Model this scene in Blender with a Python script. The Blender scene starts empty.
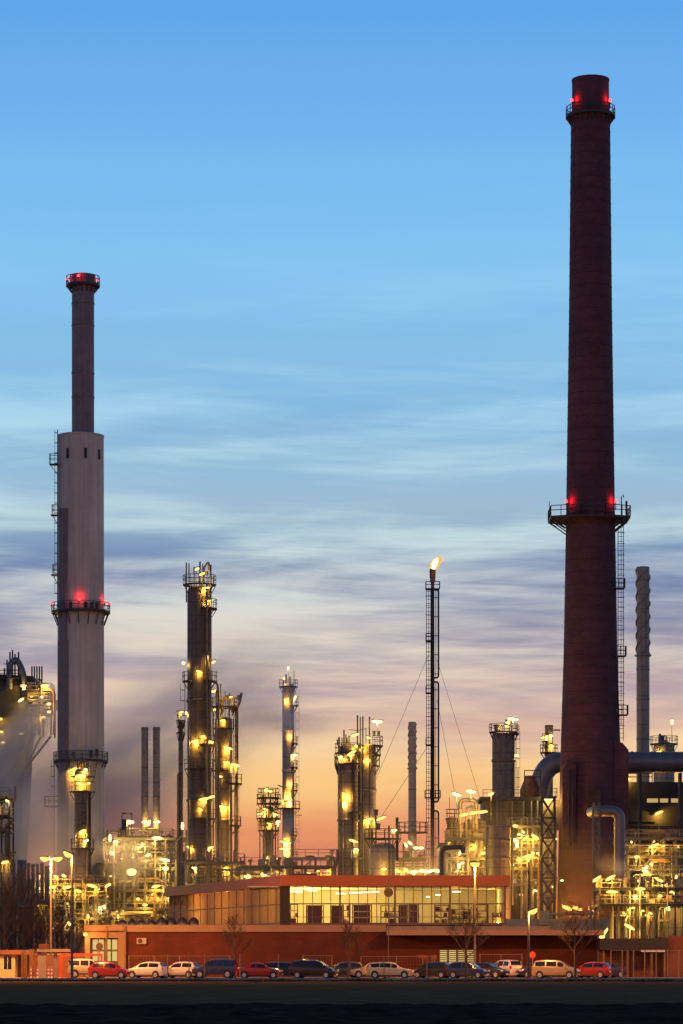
import bpy, math, random
from mathutils import Vector, Matrix
R = math.radians
PI = math.pi
sc = bpy.context.scene
COL = sc.collection
F = 3000.0            # focal length in pixels of the 683x1024 frame
HY = 958.0            # pixel row of the horizon
EYE = 2.0

def wx(px, Y): return (px - 341.5) * Y / F
def wz(py, Y): return EYE + (HY - py) * Y / F

# ------------------------------------------------------------------ materials
MATS = {}
def _new(name):
    m = bpy.data.materials.new(name); m.use_nodes = True
    nt = m.node_tree; nt.nodes.clear()
    return m, nt, nt.nodes.new('ShaderNodeOutputMaterial')

def mat(name, col, rough=0.7, metal=0.0, var=0.25, scale=1.5, bump=0.0, bscale=6.0, seam=0.0, streak=0.0, spec=0.5):
    """principled surface with mottled wear, optional cladding seams in z and vertical rain streaks"""
    if name in MATS: return MATS[name]
    m, nt, out = _new(name)
    N = nt.nodes; Lk = nt.links
    p = N.new('ShaderNodeBsdfPrincipled'); Lk.new(p.outputs[0], out.inputs[0])
    p.inputs['Roughness'].default_value = rough; p.inputs['Metallic'].default_value = metal
    p.inputs['Specular IOR Level'].default_value = spec
    tc = N.new('ShaderNodeTexCoord')
    nz = N.new('ShaderNodeTexNoise'); nz.inputs['Scale'].default_value = scale; nz.inputs['Detail'].default_value = 5
    nz.inputs['Roughness'].default_value = 0.65
    Lk.new(tc.outputs['Object'], nz.inputs['Vector'])
    rp = N.new('ShaderNodeValToRGB')
    a = [max(0, c * (1 - var)) for c in col]; b = [min(1, c * (1 + var)) for c in col]
    rp.color_ramp.elements[0].position = 0.3; rp.color_ramp.elements[0].color = (*a, 1)
    rp.color_ramp.elements[1].position = 0.7; rp.color_ramp.elements[1].color = (*b, 1)
    Lk.new(nz.outputs['Fac'], rp.inputs[0])
    colout = rp.outputs[0]
    if streak:
        mp = N.new('ShaderNodeMapping'); mp.inputs['Scale'].default_value = (2.2, 2.2, 0.06)
        Lk.new(tc.outputs['Object'], mp.inputs[0])
        n2 = N.new('ShaderNodeTexNoise'); n2.inputs['Scale'].default_value = 1.0; n2.inputs['Detail'].default_value = 4
        Lk.new(mp.outputs[0], n2.inputs['Vector'])
        mr = N.new('ShaderNodeMapRange'); mr.inputs[1].default_value = 0.35; mr.inputs[2].default_value = 0.7
        mr.inputs[3].default_value = 1.0 - streak; mr.inputs[4].default_value = 1.0
        Lk.new(n2.outputs['Fac'], mr.inputs[0])
        mx = N.new('ShaderNodeMix'); mx.data_type = 'RGBA'; mx.blend_type = 'MULTIPLY'; mx.inputs[0].default_value = 1
        Lk.new(colout, mx.inputs[6]); Lk.new(mr.outputs[0], mx.inputs[7]); colout = mx.outputs[2]
    if seam:
        sp = N.new('ShaderNodeSeparateXYZ'); Lk.new(tc.outputs['Object'], sp.inputs[0])
        d = N.new('ShaderNodeMath'); d.operation = 'DIVIDE'; d.inputs[1].default_value = seam; Lk.new(sp.outputs[2], d.inputs[0])
        fr = N.new('ShaderNodeMath'); fr.operation = 'FRACT'; Lk.new(d.outputs[0], fr.inputs[0])
        lt = N.new('ShaderNodeMath'); lt.operation = 'LESS_THAN'; lt.inputs[1].default_value = 0.07; Lk.new(fr.outputs[0], lt.inputs[0])
        mu = N.new('ShaderNodeMath'); mu.operation = 'MULTIPLY'; mu.inputs[1].default_value = 0.45; Lk.new(lt.outputs[0], mu.inputs[0])
        mx = N.new('ShaderNodeMix'); mx.data_type = 'RGBA'
        Lk.new(mu.outputs[0], mx.inputs[0]); Lk.new(colout, mx.inputs[6]); mx.inputs[7].default_value = (col[0]*.2, col[1]*.2, col[2]*.2, 1)
        colout = mx.outputs[2]
    Lk.new(colout, p.inputs['Base Color'])
    if bump:
        n3 = N.new('ShaderNodeTexNoise'); n3.inputs['Scale'].default_value = bscale; n3.inputs['Detail'].default_value = 4
        Lk.new(tc.outputs['Object'], n3.inputs['Vector'])
        bp = N.new('ShaderNodeBump'); bp.inputs['Strength'].default_value = bump; bp.inputs['Distance'].default_value = 0.1
        Lk.new(n3.outputs['Fac'], bp.inputs['Height']); Lk.new(bp.outputs[0], p.inputs['Normal'])
    MATS[name] = m
    return m

def brick_mat(name, c1, c2, mortar, bw, bh, rough=0.85, axis='XZ'):
    m, nt, out = _new(name); N = nt.nodes; Lk = nt.links
    p = N.new('ShaderNodeBsdfPrincipled'); Lk.new(p.outputs[0], out.inputs[0]); p.inputs['Roughness'].default_value = rough
    tc = N.new('ShaderNodeTexCoord'); sp = N.new('ShaderNodeSeparateXYZ'); Lk.new(tc.outputs['Object'], sp.inputs[0])
    cb = N.new('ShaderNodeCombineXYZ')
    if axis == 'XZ':
        ad = N.new('ShaderNodeMath'); ad.operation = 'ADD'; Lk.new(sp.outputs[0], ad.inputs[0]); Lk.new(sp.outputs[1], ad.inputs[1])
        Lk.new(ad.outputs[0], cb.inputs[0])
    else:
        at = N.new('ShaderNodeMath'); at.operation = 'ARCTAN2'; Lk.new(sp.outputs[1], at.inputs[0]); Lk.new(sp.outputs[0], at.inputs[1])
        mu = N.new('ShaderNodeMath'); mu.operation = 'MULTIPLY'; mu.inputs[1].default_value = 4.0; Lk.new(at.outputs[0], mu.inputs[0])
        Lk.new(mu.outputs[0], cb.inputs[0])
    Lk.new(sp.outputs[2], cb.inputs[1])
    br = N.new('ShaderNodeTexBrick'); br.inputs['Scale'].default_value = 1.0
    br.inputs['Brick Width'].default_value = bw; br.inputs['Row Height'].default_value = bh
    br.inputs['Mortar Size'].default_value = bh * 0.09
    br.inputs['Color1'].default_value = (*c1, 1); br.inputs['Color2'].default_value = (*c2, 1); br.inputs['Mortar'].default_value = (*mortar, 1)
    Lk.new(cb.outputs[0], br.inputs['Vector'])
    nz = N.new('ShaderNodeTexNoise'); nz.inputs['Scale'].default_value = 0.18; nz.inputs['Detail'].default_value = 8; nz.inputs['Roughness'].default_value = .7
    Lk.new(tc.outputs['Object'], nz.inputs['Vector'])
    mr = N.new('ShaderNodeMapRange'); mr.inputs[1].default_value = .3; mr.inputs[2].default_value = .7; mr.inputs[3].default_value = .55; mr.inputs[4].default_value = 1.25
    Lk.new(nz.outputs['Fac'], mr.inputs[0])
    mx = N.new('ShaderNodeMix'); mx.data_type = 'RGBA'; mx.blend_type = 'MULTIPLY'; mx.inputs[0].default_value = 1
    Lk.new(br.outputs['Color'], mx.inputs[6]); Lk.new(mr.outputs[0], mx.inputs[7]); Lk.new(mx.outputs[2], p.inputs['Base Color'])
    return m

def emis(name, col, strength):
    if name in MATS: return MATS[name]
    m, nt, out = _new(name)
    e = nt.nodes.new('ShaderNodeEmission'); e.inputs[0].default_value = (*col, 1); e.inputs[1].default_value = strength
    nt.links.new(e.outputs[0], out.inputs[0])
    m.cycles.emission_sampling = 'NONE'
    MATS[name] = m
    return m

def glass_mat(name, tint, transp=0.85, rough=0.03):
    m, nt, out = _new(name); N = nt.nodes; Lk = nt.links
    t = N.new('ShaderNodeBsdfTransparent'); t.inputs[0].default_value = (*tint, 1)
    g = N.new('ShaderNodeBsdfGlossy'); g.inputs['Roughness'].default_value = rough
    nz = N.new('ShaderNodeTexNoise'); nz.inputs['Scale'].default_value = .6
    tc = N.new('ShaderNodeTexCoord'); Lk.new(tc.outputs['Object'], nz.inputs['Vector'])
    bp = N.new('ShaderNodeBump'); bp.inputs['Strength'].default_value = .05; Lk.new(nz.outputs['Fac'], bp.inputs['Height']); Lk.new(bp.outputs[0], g.inputs['Normal'])
    mx = N.new('ShaderNodeMixShader'); mx.inputs[0].default_value = 1 - transp
    Lk.new(t.outputs[0], mx.inputs[1]); Lk.new(g.outputs[0], mx.inputs[2]); Lk.new(mx.outputs[0], out.inputs[0])
    return m

M = dict(
    concrete=mat('stack concrete', (.64, .575, .50), .85, var=.2, scale=.12, streak=.22, bump=.1),
    flue=mat('flue steel', (.25, .195, .19), .6, .2, var=.2, scale=.6, streak=.2),
    grey=mat('galvanised steel', (.24, .22, .19), .55, .2, var=.2),
    dark=mat('dark painted steel', (.045, .047, .055), .6, .2, var=.3),
    mid=mat('mid grey steel', (.14, .14, .14), .6, .2, var=.3),
    clad=mat('aluminium cladding', (.36, .32, .26), .5, .2, var=.18, seam=2.4, streak=.35),
    clad2=mat('weathered cladding', (.27, .22, .165), .55, .15, var=.25, seam=3.0, streak=.4),
    clad3=mat('brown grey cladding', (.15, .125, .10), .6, .1, var=.25, seam=2.0, streak=.4),
    silver=mat('silver duct sheet', (.20, .19, .205), .45, .5, var=.12, scale=.6),
    rust=mat('rusty pipe', (.22, .12, .06), .8, .1, var=.4),
    pale=mat('pale painted pipe', (.40, .33, .20), .5, .1, var=.2),
    blue_grey=mat('blue grey paint', (.13, .16, .19), .55, .15, var=.25),
    black=mat('black sheet', (.018, .017, .018), .6, var=.4),
    soot=mat('burnt steel', (.06, .035, .03), .8, var=.4),
    red_fascia=mat('red painted fascia', (.36, .095, .028), .55, var=.12, scale=.4),
    pink_fascia=mat('cream painted fascia', (.28, .17, .11), .6, var=.12, scale=.4),
    plaster=mat('pale plaster', (.40, .33, .24), .85, var=.15, scale=.5),
    redwall=mat('red plaster', (.17, .058, .03), .85, var=.2, scale=.5),
    light=mat('light weathered cladding', (.64, .51, .38), .6, .05, var=.15, seam=3.0, streak=.25),
    hoop=mat('iron hoop', (.085, .036, .045), .7, .2, var=.2),
    curtain=mat('drawn blinds', (.40, .30, .18), .8, var=.45, scale=.22, streak=.6),  # mottling and streaks also paint patches of warm light on the blinds
    mullion=mat('brown window frame', (.10, .07, .05), .5, var=.2),
    room=mat('room plaster', (.62, .58, .42), .9, var=.12, scale=.3),
    floor=mat('room floor', (.25, .22, .17), .6, var=.2),
    rack=mat('dark storage rack', (.030, .028, .022), .7, var=.4),
    asphalt=mat('parking asphalt', (.20, .17, .15), .9, var=.3, scale=.8, bump=.3, bscale=20),
    kerbstone=mat('kerb stone', (.35, .31, .27), .85, var=.25),
    yard=mat('yard concrete', (.12, .11, .10), .9, var=.3, scale=.1),
    meadow=mat('dark meadow', (.15, .088, .05), 1.0, var=.35, scale=.35, bump=.6, bscale=2, spec=0),
    soil=mat('ploughed soil', (.050, .030, .022), 1.0, var=.6, scale=.5, bump=.8, bscale=4, spec=0),
    grass=mat('verge grass', (.022, .016, .008), .9, var=.4),
    bark=mat('winter bark', (.085, .055, .04), .9, var=.35, scale=4),
    tyre=mat('tyre rubber', (.02, .02, .02), .8, var=.2),
    rim=mat('alloy rim', (.55, .55, .55), .35, .8, var=.1),
    carglass=mat('car window', (.012, .015, .022), .06, var=.1, spec=.8),
    headglass=mat('headlamp glass', (.75, .75, .72), .1, .3, var=.05),
    taillens=mat('tail lamp lens', (.45, .015, .012), .15, var=.1),
    plate=mat('plate white', (.75, .75, .72), .5, var=.05),
    plastic=mat('black plastic', (.025, .025, .027), .6, var=.1),
    signred=mat('sign red', (.55, .05, .03), .4, var=.1),
    signback=mat('sign back', (.10, .055, .045), .6, var=.2),
    white=mat('white paint', (.78, .76, .72), .5, var=.06),
    post=mat('galvanised post', (.22, .17, .14), .5, .3, var=.15),
    dome=mat('skylight dome', (.03, .028, .03), .45, var=.2),
)
M['brick'] = brick_mat('chimney brick', (.135, .046, .060), (.10, .034, .045), (.12, .052, .062), 1.0, .42, axis='ROUND')
M['facade'] = brick_mat('red facade brick', (.125, .020, .009), (.098, .016, .008), (.08, .022, .012), 1.2, .35)
def blinds(m):
    nt = m.node_tree; out = [n for n in nt.nodes if n.type == 'OUTPUT_MATERIAL'][0]; p = [n for n in nt.nodes if n.type == 'BSDF_PRINCIPLED'][0]
    tr = nt.nodes.new('ShaderNodeBsdfTranslucent'); tr.inputs[0].default_value = (.55, .42, .26, 1)
    mx = nt.nodes.new('ShaderNodeMixShader'); mx.inputs[0].default_value = .5
    nt.links.new(p.outputs[0], mx.inputs[1]); nt.links.new(tr.outputs[0], mx.inputs[2]); nt.links.new(mx.outputs[0], out.inputs[0])
blinds(M['curtain'])
M['glass'] = glass_mat('hall glass', (.93, .93, .90), .90)
E = dict(
    plant=emis('plant lamp glow', (1, .64, .13), 2.9),
    hot=emis('bright lamp glow', (1, .74, .26), 3.4),
    sodium=emis('sodium lamp glow', (1, .46, .07), 3.4),
    room=emis('ceiling lamp glow', (1, .86, .52), 5.0),
    window=emis('lit window glow', (1, .66, .22), .55),
    door=emis('lit door glow', (1, .72, .24), .75),
    red=emis('red beacon glow', (1, .05, .06), 5.0),
    fire=emis('flame glow', (1, .30, .05), 1.7),
    firecore=emis('flame core glow', (1, .74, .34), 3.2),
)

# ------------------------------------------------------------------ mesh builder
class MB:
    def __init__(s): s.v = []; s.f = []; s.sm = []
    def add(s, vs, fs, smooth=False):
        o = len(s.v); s.v += [tuple(v) for v in vs]
        for f in fs: s.f.append(tuple(i + o for i in f)); s.sm.append(smooth)
        return s
    def box(s, cx, cy, cz, sx, sy, sz, rot=None):
        vs = []
        for z in (-.5, .5):
            for x, y in ((-.5, -.5), (.5, -.5), (.5, .5), (-.5, .5)):
                p = Vector((x * sx, y * sy, z * sz))
                if rot is not None: p = rot @ p
                vs.append((p.x + cx, p.y + cy, p.z + cz))
        return s.add(vs, [(3, 2, 1, 0), (4, 5, 6, 7), (0, 1, 5, 4), (1, 2, 6, 5), (2, 3, 7, 6), (3, 0, 4, 7)])
    def bx(s, x0, x1, y0, y1, z0, z1): return s.box((x0+x1)/2, (y0+y1)/2, (z0+z1)/2, abs(x1-x0), abs(y1-y0), abs(z1-z0))
    def cyl(s, p0, p1, r0, r1=None, n=14, caps=True, smooth=True):
        p0 = Vector(p0); p1 = Vector(p1); r1 = r0 if r1 is None else r1
        d = (p1 - p0)
        if d.length < 1e-6: return s
        d.normalize()
        a = Vector((1, 0, 0)) if abs(d.x) < .8 else Vector((0, 1, 0))
        u = d.cross(a).normalized(); w = d.cross(u)
        A = []; B = []
        for i in range(n):
            t = 2 * PI * (i + .5) / n; q = u * math.cos(t) + w * math.sin(t)
            A.append(p0 + q * r0); B.append(p1 + q * r1)
        s.add(A + B, [(i, (i + 1) % n, n + (i + 1) % n, n + i) for i in range(n)], smooth and n > 5)
        if caps:
            s.add(A, [tuple(range(n - 1, -1, -1))]); s.add(B, [tuple(range(n))])
        return s
    def bar(s, p0, p1, w=.1): return s.cyl(p0, p1, w * .7, n=4, smooth=False)
    def tube(s, pts, r, n=8, closed=False):
        pts = [Vector(p) for p in pts]; k = len(pts)
        prev = None; rings = []
        for i in range(k):
            if closed: t = pts[(i + 1) % k] - pts[i - 1]
            else: t = pts[min(i + 1, k - 1)] - pts[max(i - 1, 0)]
            if t.length < 1e-9: t = Vector((0, 0, 1))
            t.normalize()
            if prev is None:
                a = Vector((0, 0, 1)) if abs(t.z) < .8 else Vector((0, 1, 0))
                u = t.cross(a).normalized()
            else:
                u = (prev - t * prev.dot(t)).normalized()
            prev = u; w = t.cross(u)
            rr = r[i] if isinstance(r, (list, tuple)) else r
            rings.append([pts[i] + (u * math.cos(2*PI*(j+.5)/n) + w * math.sin(2*PI*(j+.5)/n)) * rr for j in range(n)])
        vs = [v for g in rings for v in g]; fs = []
        for i in range(k if closed else k - 1):
            i2 = (i + 1) % k
            for j in range(n): fs.append((i*n+j, i*n+(j+1) % n, i2*n+(j+1) % n, i2*n+j))
        s.add(vs, fs, n > 5)
        if not closed:
            s.add(rings[0], [tuple(range(n - 1, -1, -1))]); s.add(rings[-1], [tuple(range(n))])
        return s
    def lathe(s, prof, n=32, cx=0, cy=0, smooth=True, cap=True):
        vs = []; fs = []
        if smooth:
            q = [prof[0]]
            for (ra, za), (rb, zb) in zip(prof[:-1], prof[1:]):
                l = math.hypot(rb-ra, zb-za)
                if l > .5:
                    e = min(.2, .08/l)
                    q += [(ra+(rb-ra)*e, za+(zb-za)*e), (rb-(rb-ra)*e, zb-(zb-za)*e)]
                q.append((rb, zb))
            prof = q
        for (r, z) in prof:
            for i in range(n):
                t = 2 * PI * i / n; vs.append((cx + r * math.cos(t), cy + r * math.sin(t), z))
        for k in range(len(prof) - 1):
            for i in range(n): fs.append((k*n+i, k*n+(i+1) % n, (k+1)*n+(i+1) % n, (k+1)*n+i))
        s.add(vs, fs, smooth)
        if cap:
            s.add(vs[:n], [tuple(range(n - 1, -1, -1))]); s.add(vs[-n:], [tuple(range(n))])
        return s
    def prism(s, poly, y0, y1):       # polygon in x,z extruded along y
        n = len(poly)
        vs = [(x, y0, z) for x, z in poly] + [(x, y1, z) for x, z in poly]
        fs = [tuple(range(n)), tuple(range(2*n-1, n-1, -1))] + [(i, i + n, (i+1) % n + n, (i+1) % n) for i in range(n)]
        return s.add(vs, fs)
    def slab(s, poly, z0, z1):        # polygon in x,y extruded in z
        n = len(poly)
        vs = [(x, y, z0) for x, y in poly] + [(x, y, z1) for x, y in poly]
        fs = [tuple(range(n-1, -1, -1)), tuple(range(n, 2*n))] + [(i, (i+1) % n, (i+1) % n + n, i + n) for i in range(n)]
        return s.add(vs, fs)
    def arc_deck(s, cx, cy, z, r0, r1, a0=0, a1=360, t=.15, n=24):
        vs = []; fs = []
        for i in range(n + 1):
            a = R(a0 + (a1 - a0) * i / n); c = math.cos(a); q = math.sin(a)
            vs += [(cx+c*r0, cy+q*r0, z), (cx+c*r1, cy+q*r1, z), (cx+c*r1, cy+q*r1, z-t), (cx+c*r0, cy+q*r0, z-t)]
        for i in range(n):
            b = 4 * i
            for j in range(4): fs.append((b+j, b+(j+1) % 4, b+4+(j+1) % 4, b+4+j))
        if abs(a1 - a0) < 359.9: fs += [(0, 1, 2, 3), (4*n+3, 4*n+2, 4*n+1, 4*n)]
        return s.add(vs, fs)
    def arc_rail(s, cx, cy, z, r, a0=0, a1=360, h=1.15, w=.07, n=24, posts=12):
        full = abs(a1 - a0) > 359.9
        for hh in (h, h * .55):
            pts = [(cx + r * math.cos(R(a0 + (a1-a0)*i/n)), cy + r * math.sin(R(a0 + (a1-a0)*i/n)), z + hh) for i in range(n if full else n + 1)]
            s.tube(pts, w * .6, 4, full)
        for i in range(posts if full else posts + 1):
            a = R(a0 + (a1 - a0) * i / posts)
            s.bar((cx + r*math.cos(a), cy + r*math.sin(a), z), (cx + r*math.cos(a), cy + r*math.sin(a), z + h), w)
        return s
    def rail(s, pts, z, h=1.15, w=.07, step=1.6):
        for a, b in zip(pts[:-1], pts[1:]):
            a = Vector((a[0], a[1], z)); b = Vector((b[0], b[1], z))
            for hh in (h, h * .55): s.bar(a + Vector((0, 0, hh)), b + Vector((0, 0, hh)), w)
            k = max(1, int((b - a).length / step))
            for i in range(k + 1):
                q = a.lerp(b, i / k); s.bar(q, q + Vector((0, 0, h)), w)
        return s
    def ladder(s, x, y, z0, z1, wide=.5, ax='x', cage=0, w=.06, step=.7):
        dx, dy = (wide/2, 0) if ax == 'x' else (0, wide/2)
        s.bar((x-dx, y-dy, z0), (x-dx, y-dy, z1), w); s.bar((x+dx, y+dy, z0), (x+dx, y+dy, z1), w)
        z = z0 + .4
        while z < z1:
            s.bar((x-dx, y-dy, z), (x+dx, y+dy, z), w * .7); z += step
        if cage:
            z = z0 + 2.2
            while z < z1:
                if ax == 'x': pts = [(x-wide*.6, y, z), (x-wide*.6, y+cage, z), (x+wide*.6, y+cage, z), (x+wide*.6, y, z)]
                else: pts = [(x, y-wide*.6, z), (x+cage, y-wide*.6, z), (x+cage, y+wide*.6, z), (x, y+wide*.6, z)]
                s.tube(pts, w * .5, 4); z += 1.6
            if ax == 'x': s.bar((x, y+cage, z0+2.2), (x, y+cage, z1), w*.7)
            else: s.bar((x+cage, y, z0+2.2), (x+cage, y, z1), w*.7)
        return s
    def build(s, name, m, parent=None):
        me = bpy.data.meshes.new(name); me.from_pydata(s.v, [], s.f)
        me.polygons.foreach_set('use_smooth', s.sm); me.materials.append(m); me.update()
        o = bpy.data.objects.new(name, me); COL.objects.link(o)
        if parent is not None: o.parent = parent
        return o

def thing(name, label, cat, loc, group=None, rz=0):
    o = bpy.data.objects.new(name, None); COL.objects.link(o)
    o.empty_display_size = .5
    o.location = loc; o.rotation_euler.z = rz
    o['label'] = label; o['category'] = cat
    if group: o['group'] = group
    return o
def tag(o, label, cat, group=None):
    o['label'] = label; o['category'] = cat
    if group: o['group'] = group
    return o
def struct(o, label):
    o['kind'] = 'structure'; o['label'] = label; return o
def stuff(o, label, cat=None):
    o['kind'] = 'stuff'; o['label'] = label
    if cat: o['category'] = cat
    return o

def point(parent, loc, power, col, rad=.15, name='lamp_light'):
    l = bpy.data.lights.new(name, 'POINT'); l.energy = power; l.color = col; l.shadow_soft_size = rad
    o = bpy.data.objects.new(name, l); COL.objects.link(o); o.location = loc
    if parent is not None: o.parent = parent
    return o
YEL = (1, .50, .05); ORG = (1, .35, .05); WARM = (1, .60, .13); REDL = (1, .01, .01)
PW = 1.3

def lamp(t, px, py, Y, tilt=10, L=1.2, power=330, kind='plant', thick=.16, back=.9, near=-.35, pf=1.0, pole=None):
    """a tubular floodlight on a bracket arm, fixed to the thing t, at the pixel's place and depth Y"""
    b = t.location; L *= 1.0; thick = thick*1.05
    x = wx(px, Y) - b[0]; y = Y - b[1]; z = wz(py, Y) - b[2]
    c = Vector((math.cos(R(tilt)), -.25, math.sin(R(tilt)))).normalized() * (L / 2)
    p = Vector((x, y, z))
    hb = MB(); hb.box(x, y, z + thick + .08, L * 1.05, .3, .08, Matrix.Rotation(-R(tilt), 3, 'Y'))
    hb.bar(p + Vector((0, 0, .24)), p + Vector((0, back, .24)), .06)
    if pole: hb.bar((x, y+.3, z+.2), (x, y+.3, wz(pole, Y)-b[2]), .07)
    h = hb.build('lamp', M['mid'], t)
    rr = thick * (1.25 if kind == 'hot' else 1); bm = MB(); bm.tube([p + c*q for q in (-1, -.85, -.5, 0, .5, .85, 1)], [rr*q for q in (.15, .6, .95, 1.05, .95, .6, .15)], 10)
    bm.build('bulb', E[kind], h)
    if power: point(h, (x, y + near, z - .32), power * PW * pf, YEL if kind == 'plant' else (WARM if kind == 'hot' else ORG))
    return h

rnd = random.Random(11)

# ------------------------------------------------------------------ camera
cam = bpy.data.cameras.new('camera'); co = bpy.data.objects.new('camera', cam); COL.objects.link(co)
co.location = (0, 0, EYE); co.rotation_euler = (R(90), 0, 0)
cam.sensor_fit = 'VERTICAL'; cam.sensor_height = 36; cam.sensor_width = 24
cam.lens = F / 1024 * 36; cam.shift_y = (HY - 512) / 1024
cam.clip_start = 1; cam.clip_end = 20000
sc.camera = co

# ------------------------------------------------------------------ sky
w = bpy.data.worlds.new('World'); sc.world = w; w.use_nodes = True
nt = w.node_tree; N = nt.nodes; Lk = nt.links; N.clear()
def nd(t, **k):
    n = N.new(t)
    for a, b in k.items(): setattr(n, a, b)
    return n
def math_(op, a, b=None, clamp=False):
    n = nd('ShaderNodeMath', operation=op); n.use_clamp = clamp
    for i, q in enumerate((a, b)):
        if q is None: continue
        if isinstance(q, (int, float)): n.inputs[i].default_value = q
        else: Lk.new(q, n.inputs[i])
    return n.outputs[0]
def srgb(c):
    return tuple(((q/255)/12.92 if q/255 <= .04045 else (((q/255)+.055)/1.055)**2.4) for q in c)
tc = nd('ShaderNodeTexCoord'); sep = nd('ShaderNodeSeparateXYZ'); Lk.new(tc.outputs['Generated'], sep.inputs[0])
X_, Y_, Z_ = sep.outputs
t_ = math_('MULTIPLY', Z_, 3.0)
def ramp(stops, fac):
    r = nd('ShaderNodeValToRGB'); r.color_ramp.interpolation = 'B_SPLINE' if False else 'EASE'
    el = r.color_ramp.elements
    while len(el) > 1: el.remove(el[-1])
    first = True
    for p_, c in stops:
        e = el[0] if first else el.new(p_)
        first = False
        e.position = p_; e.color = (*c, 1)
    Lk.new(fac, r.inputs[0]); return r.outputs[0]
def Tpy(py):
    q = (HY - py) / F; return 3 * q / math.sqrt(1 + q * q)
SKY = [(958, (190, 104, 96)), (875, (226, 132, 98)), (830, (240, 160, 106)), (785, (250, 200, 132)), (735, (247, 212, 166)), (690, (234, 208, 184)),
       (645, (226, 214, 200)), (590, (214, 220, 218)), (530, (198, 224, 230)), (470, (184, 221, 236)), (400, (164, 212, 240)), (310, (142, 204, 243)), (200, (122, 190, 243)),
       (90, (106, 176, 240)), (0, (92, 166, 235))]
base = ramp([(Tpy(a), srgb(c)) for a, c in SKY] + [(1.0, srgb((84, 155, 225)))], t_)
CLD = [(958, (150, 92, 104)), (850, (218, 114, 98)), (790, (218, 142, 122)), (740, (196, 154, 158)), (690, (162, 142, 166)), (640, (130, 132, 166)), (590, (98, 118, 168)),
       (530, (108, 142, 186)), (460, (100, 155, 205)), (380, (94, 162, 216)), (250, (104, 176, 234)), (90, (104, 176, 240))]
cloudc = ramp([(Tpy(a), srgb(c)) for a, c in CLD], t_)
# cloud pattern: long thin streaks, slightly tilted
def streak(sx, sz, tilt, det, rough, dist, off):
    zz = math_('ADD', math_('MULTIPLY', Z_, sz), math_('MULTIPLY', X_, sz * tilt))
    cb = nd('ShaderNodeCombineXYZ')
    Lk.new(math_('MULTIPLY', X_, sx), cb.inputs[0]); Lk.new(math_('ADD', math_('MULTIPLY', Y_, sx), off), cb.inputs[1]); Lk.new(zz, cb.inputs[2])
    n = nd('ShaderNodeTexNoise'); n.inputs['Scale'].default_value = 1; n.inputs['Detail'].default_value = det
    n.inputs['Roughness'].default_value = rough; n.inputs['Distortion'].default_value = dist
    Lk.new(cb.outputs[0], n.inputs['Vector']); return n.outputs['Fac']
n1 = streak(6.5, 52, -.03, 6, .58, .45, 3.1)
n2 = streak(12, 160, .05, 6, .58, .5, 9.7)
n3 = streak(3.4, 22, .08, 3, .5, .3, 1.3)
mixn = math_('ADD', math_('ADD', math_('MULTIPLY', n1, .50), math_('MULTIPLY', n2, .24)), math_('MULTIPLY', n3, .36))
mr = nd('ShaderNodeMapRange', interpolation_type='SMOOTHSTEP'); mr.inputs[1].default_value = .46; mr.inputs[2].default_value = .66
Lk.new(mixn, mr.inputs[0])
dens = ramp([(0, (.55,)*3), (Tpy(800), (.5,)*3), (Tpy(720), (.75,)*3), (Tpy(660), (.95,)*3), (Tpy(560), (.95,)*3), (Tpy(500), (.55,)*3), (Tpy(420), (.62,)*3), (Tpy(340), (.42,)*3), (Tpy(220), (.12,)*3), (Tpy(80), (0,)*3)], t_)
cf = math_('MULTIPLY', mr.outputs[0], dens)
mx = nd('ShaderNodeMix', data_type='RGBA'); Lk.new(cf, mx.inputs[0]); Lk.new(base, mx.inputs[6]); Lk.new(cloudc, mx.inputs[7])
# the evening glow is towards +y; the eastern sky behind the camera is dimmer
az = nd('ShaderNodeMapRange'); az.inputs[1].default_value = -.5; az.inputs[2].default_value = .75; az.inputs[3].default_value = 0; az.inputs[4].default_value = 1
Lk.new(Y_, az.inputs[0])
azc = ramp([(0, (.72, .62, .70)), (.45, (.78, .68, .72)), (1, (1, 1, 1))], az.outputs[0])
m2 = nd('ShaderNodeMix', data_type='RGBA', blend_type='MULTIPLY'); m2.inputs[0].default_value = 1
Lk.new(mx.outputs[2], m2.inputs[6]); Lk.new(azc, m2.inputs[7])
zen = ramp([(0, (1, 1, 1)), (.34, (1, 1, 1)), (.62, (.55, .44, .38)), (1, (.36, .27, .22))], Z_)   # the sky overhead is deeper and dimmer
m4 = nd('ShaderNodeMix', data_type='RGBA', blend_type='MULTIPLY'); m4.inputs[0].default_value = 1
Lk.new(m2.outputs[2], m4.inputs[6]); Lk.new(zen, m4.inputs[7])
bg1 = nd('ShaderNodeBackground'); Lk.new(m4.outputs[2], bg1.inputs[0]); bg1.inputs[1].default_value = .95
sky = nd('ShaderNodeTexSky', sky_type='NISHITA'); sky.sun_disc = False; sky.sun_elevation = R(-2.0); sky.sun_rotation = R(8)
bg2 = nd('ShaderNodeBackground'); Lk.new(sky.outputs[0], bg2.inputs[0]); bg2.inputs[1].default_value = .06
ad = nd('ShaderNodeAddShader'); Lk.new(bg1.outputs[0], ad.inputs[0]); Lk.new(bg2.outputs[0], ad.inputs[1])
wo = nd('ShaderNodeOutputWorld'); Lk.new(ad.outputs[0], wo.inputs[0])
sun = bpy.data.lights.new('sun', 'SUN'); sun.energy = .12; sun.angle = R(12); sun.color = (1, .6, .4)
so = bpy.data.objects.new('sun', sun); COL.objects.link(so)
dsun = Vector((math.sin(R(8)), math.cos(R(8)), math.sin(R(2))))
so.rotation_euler = dsun.to_track_quat('Z', 'Y').to_euler()

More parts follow.
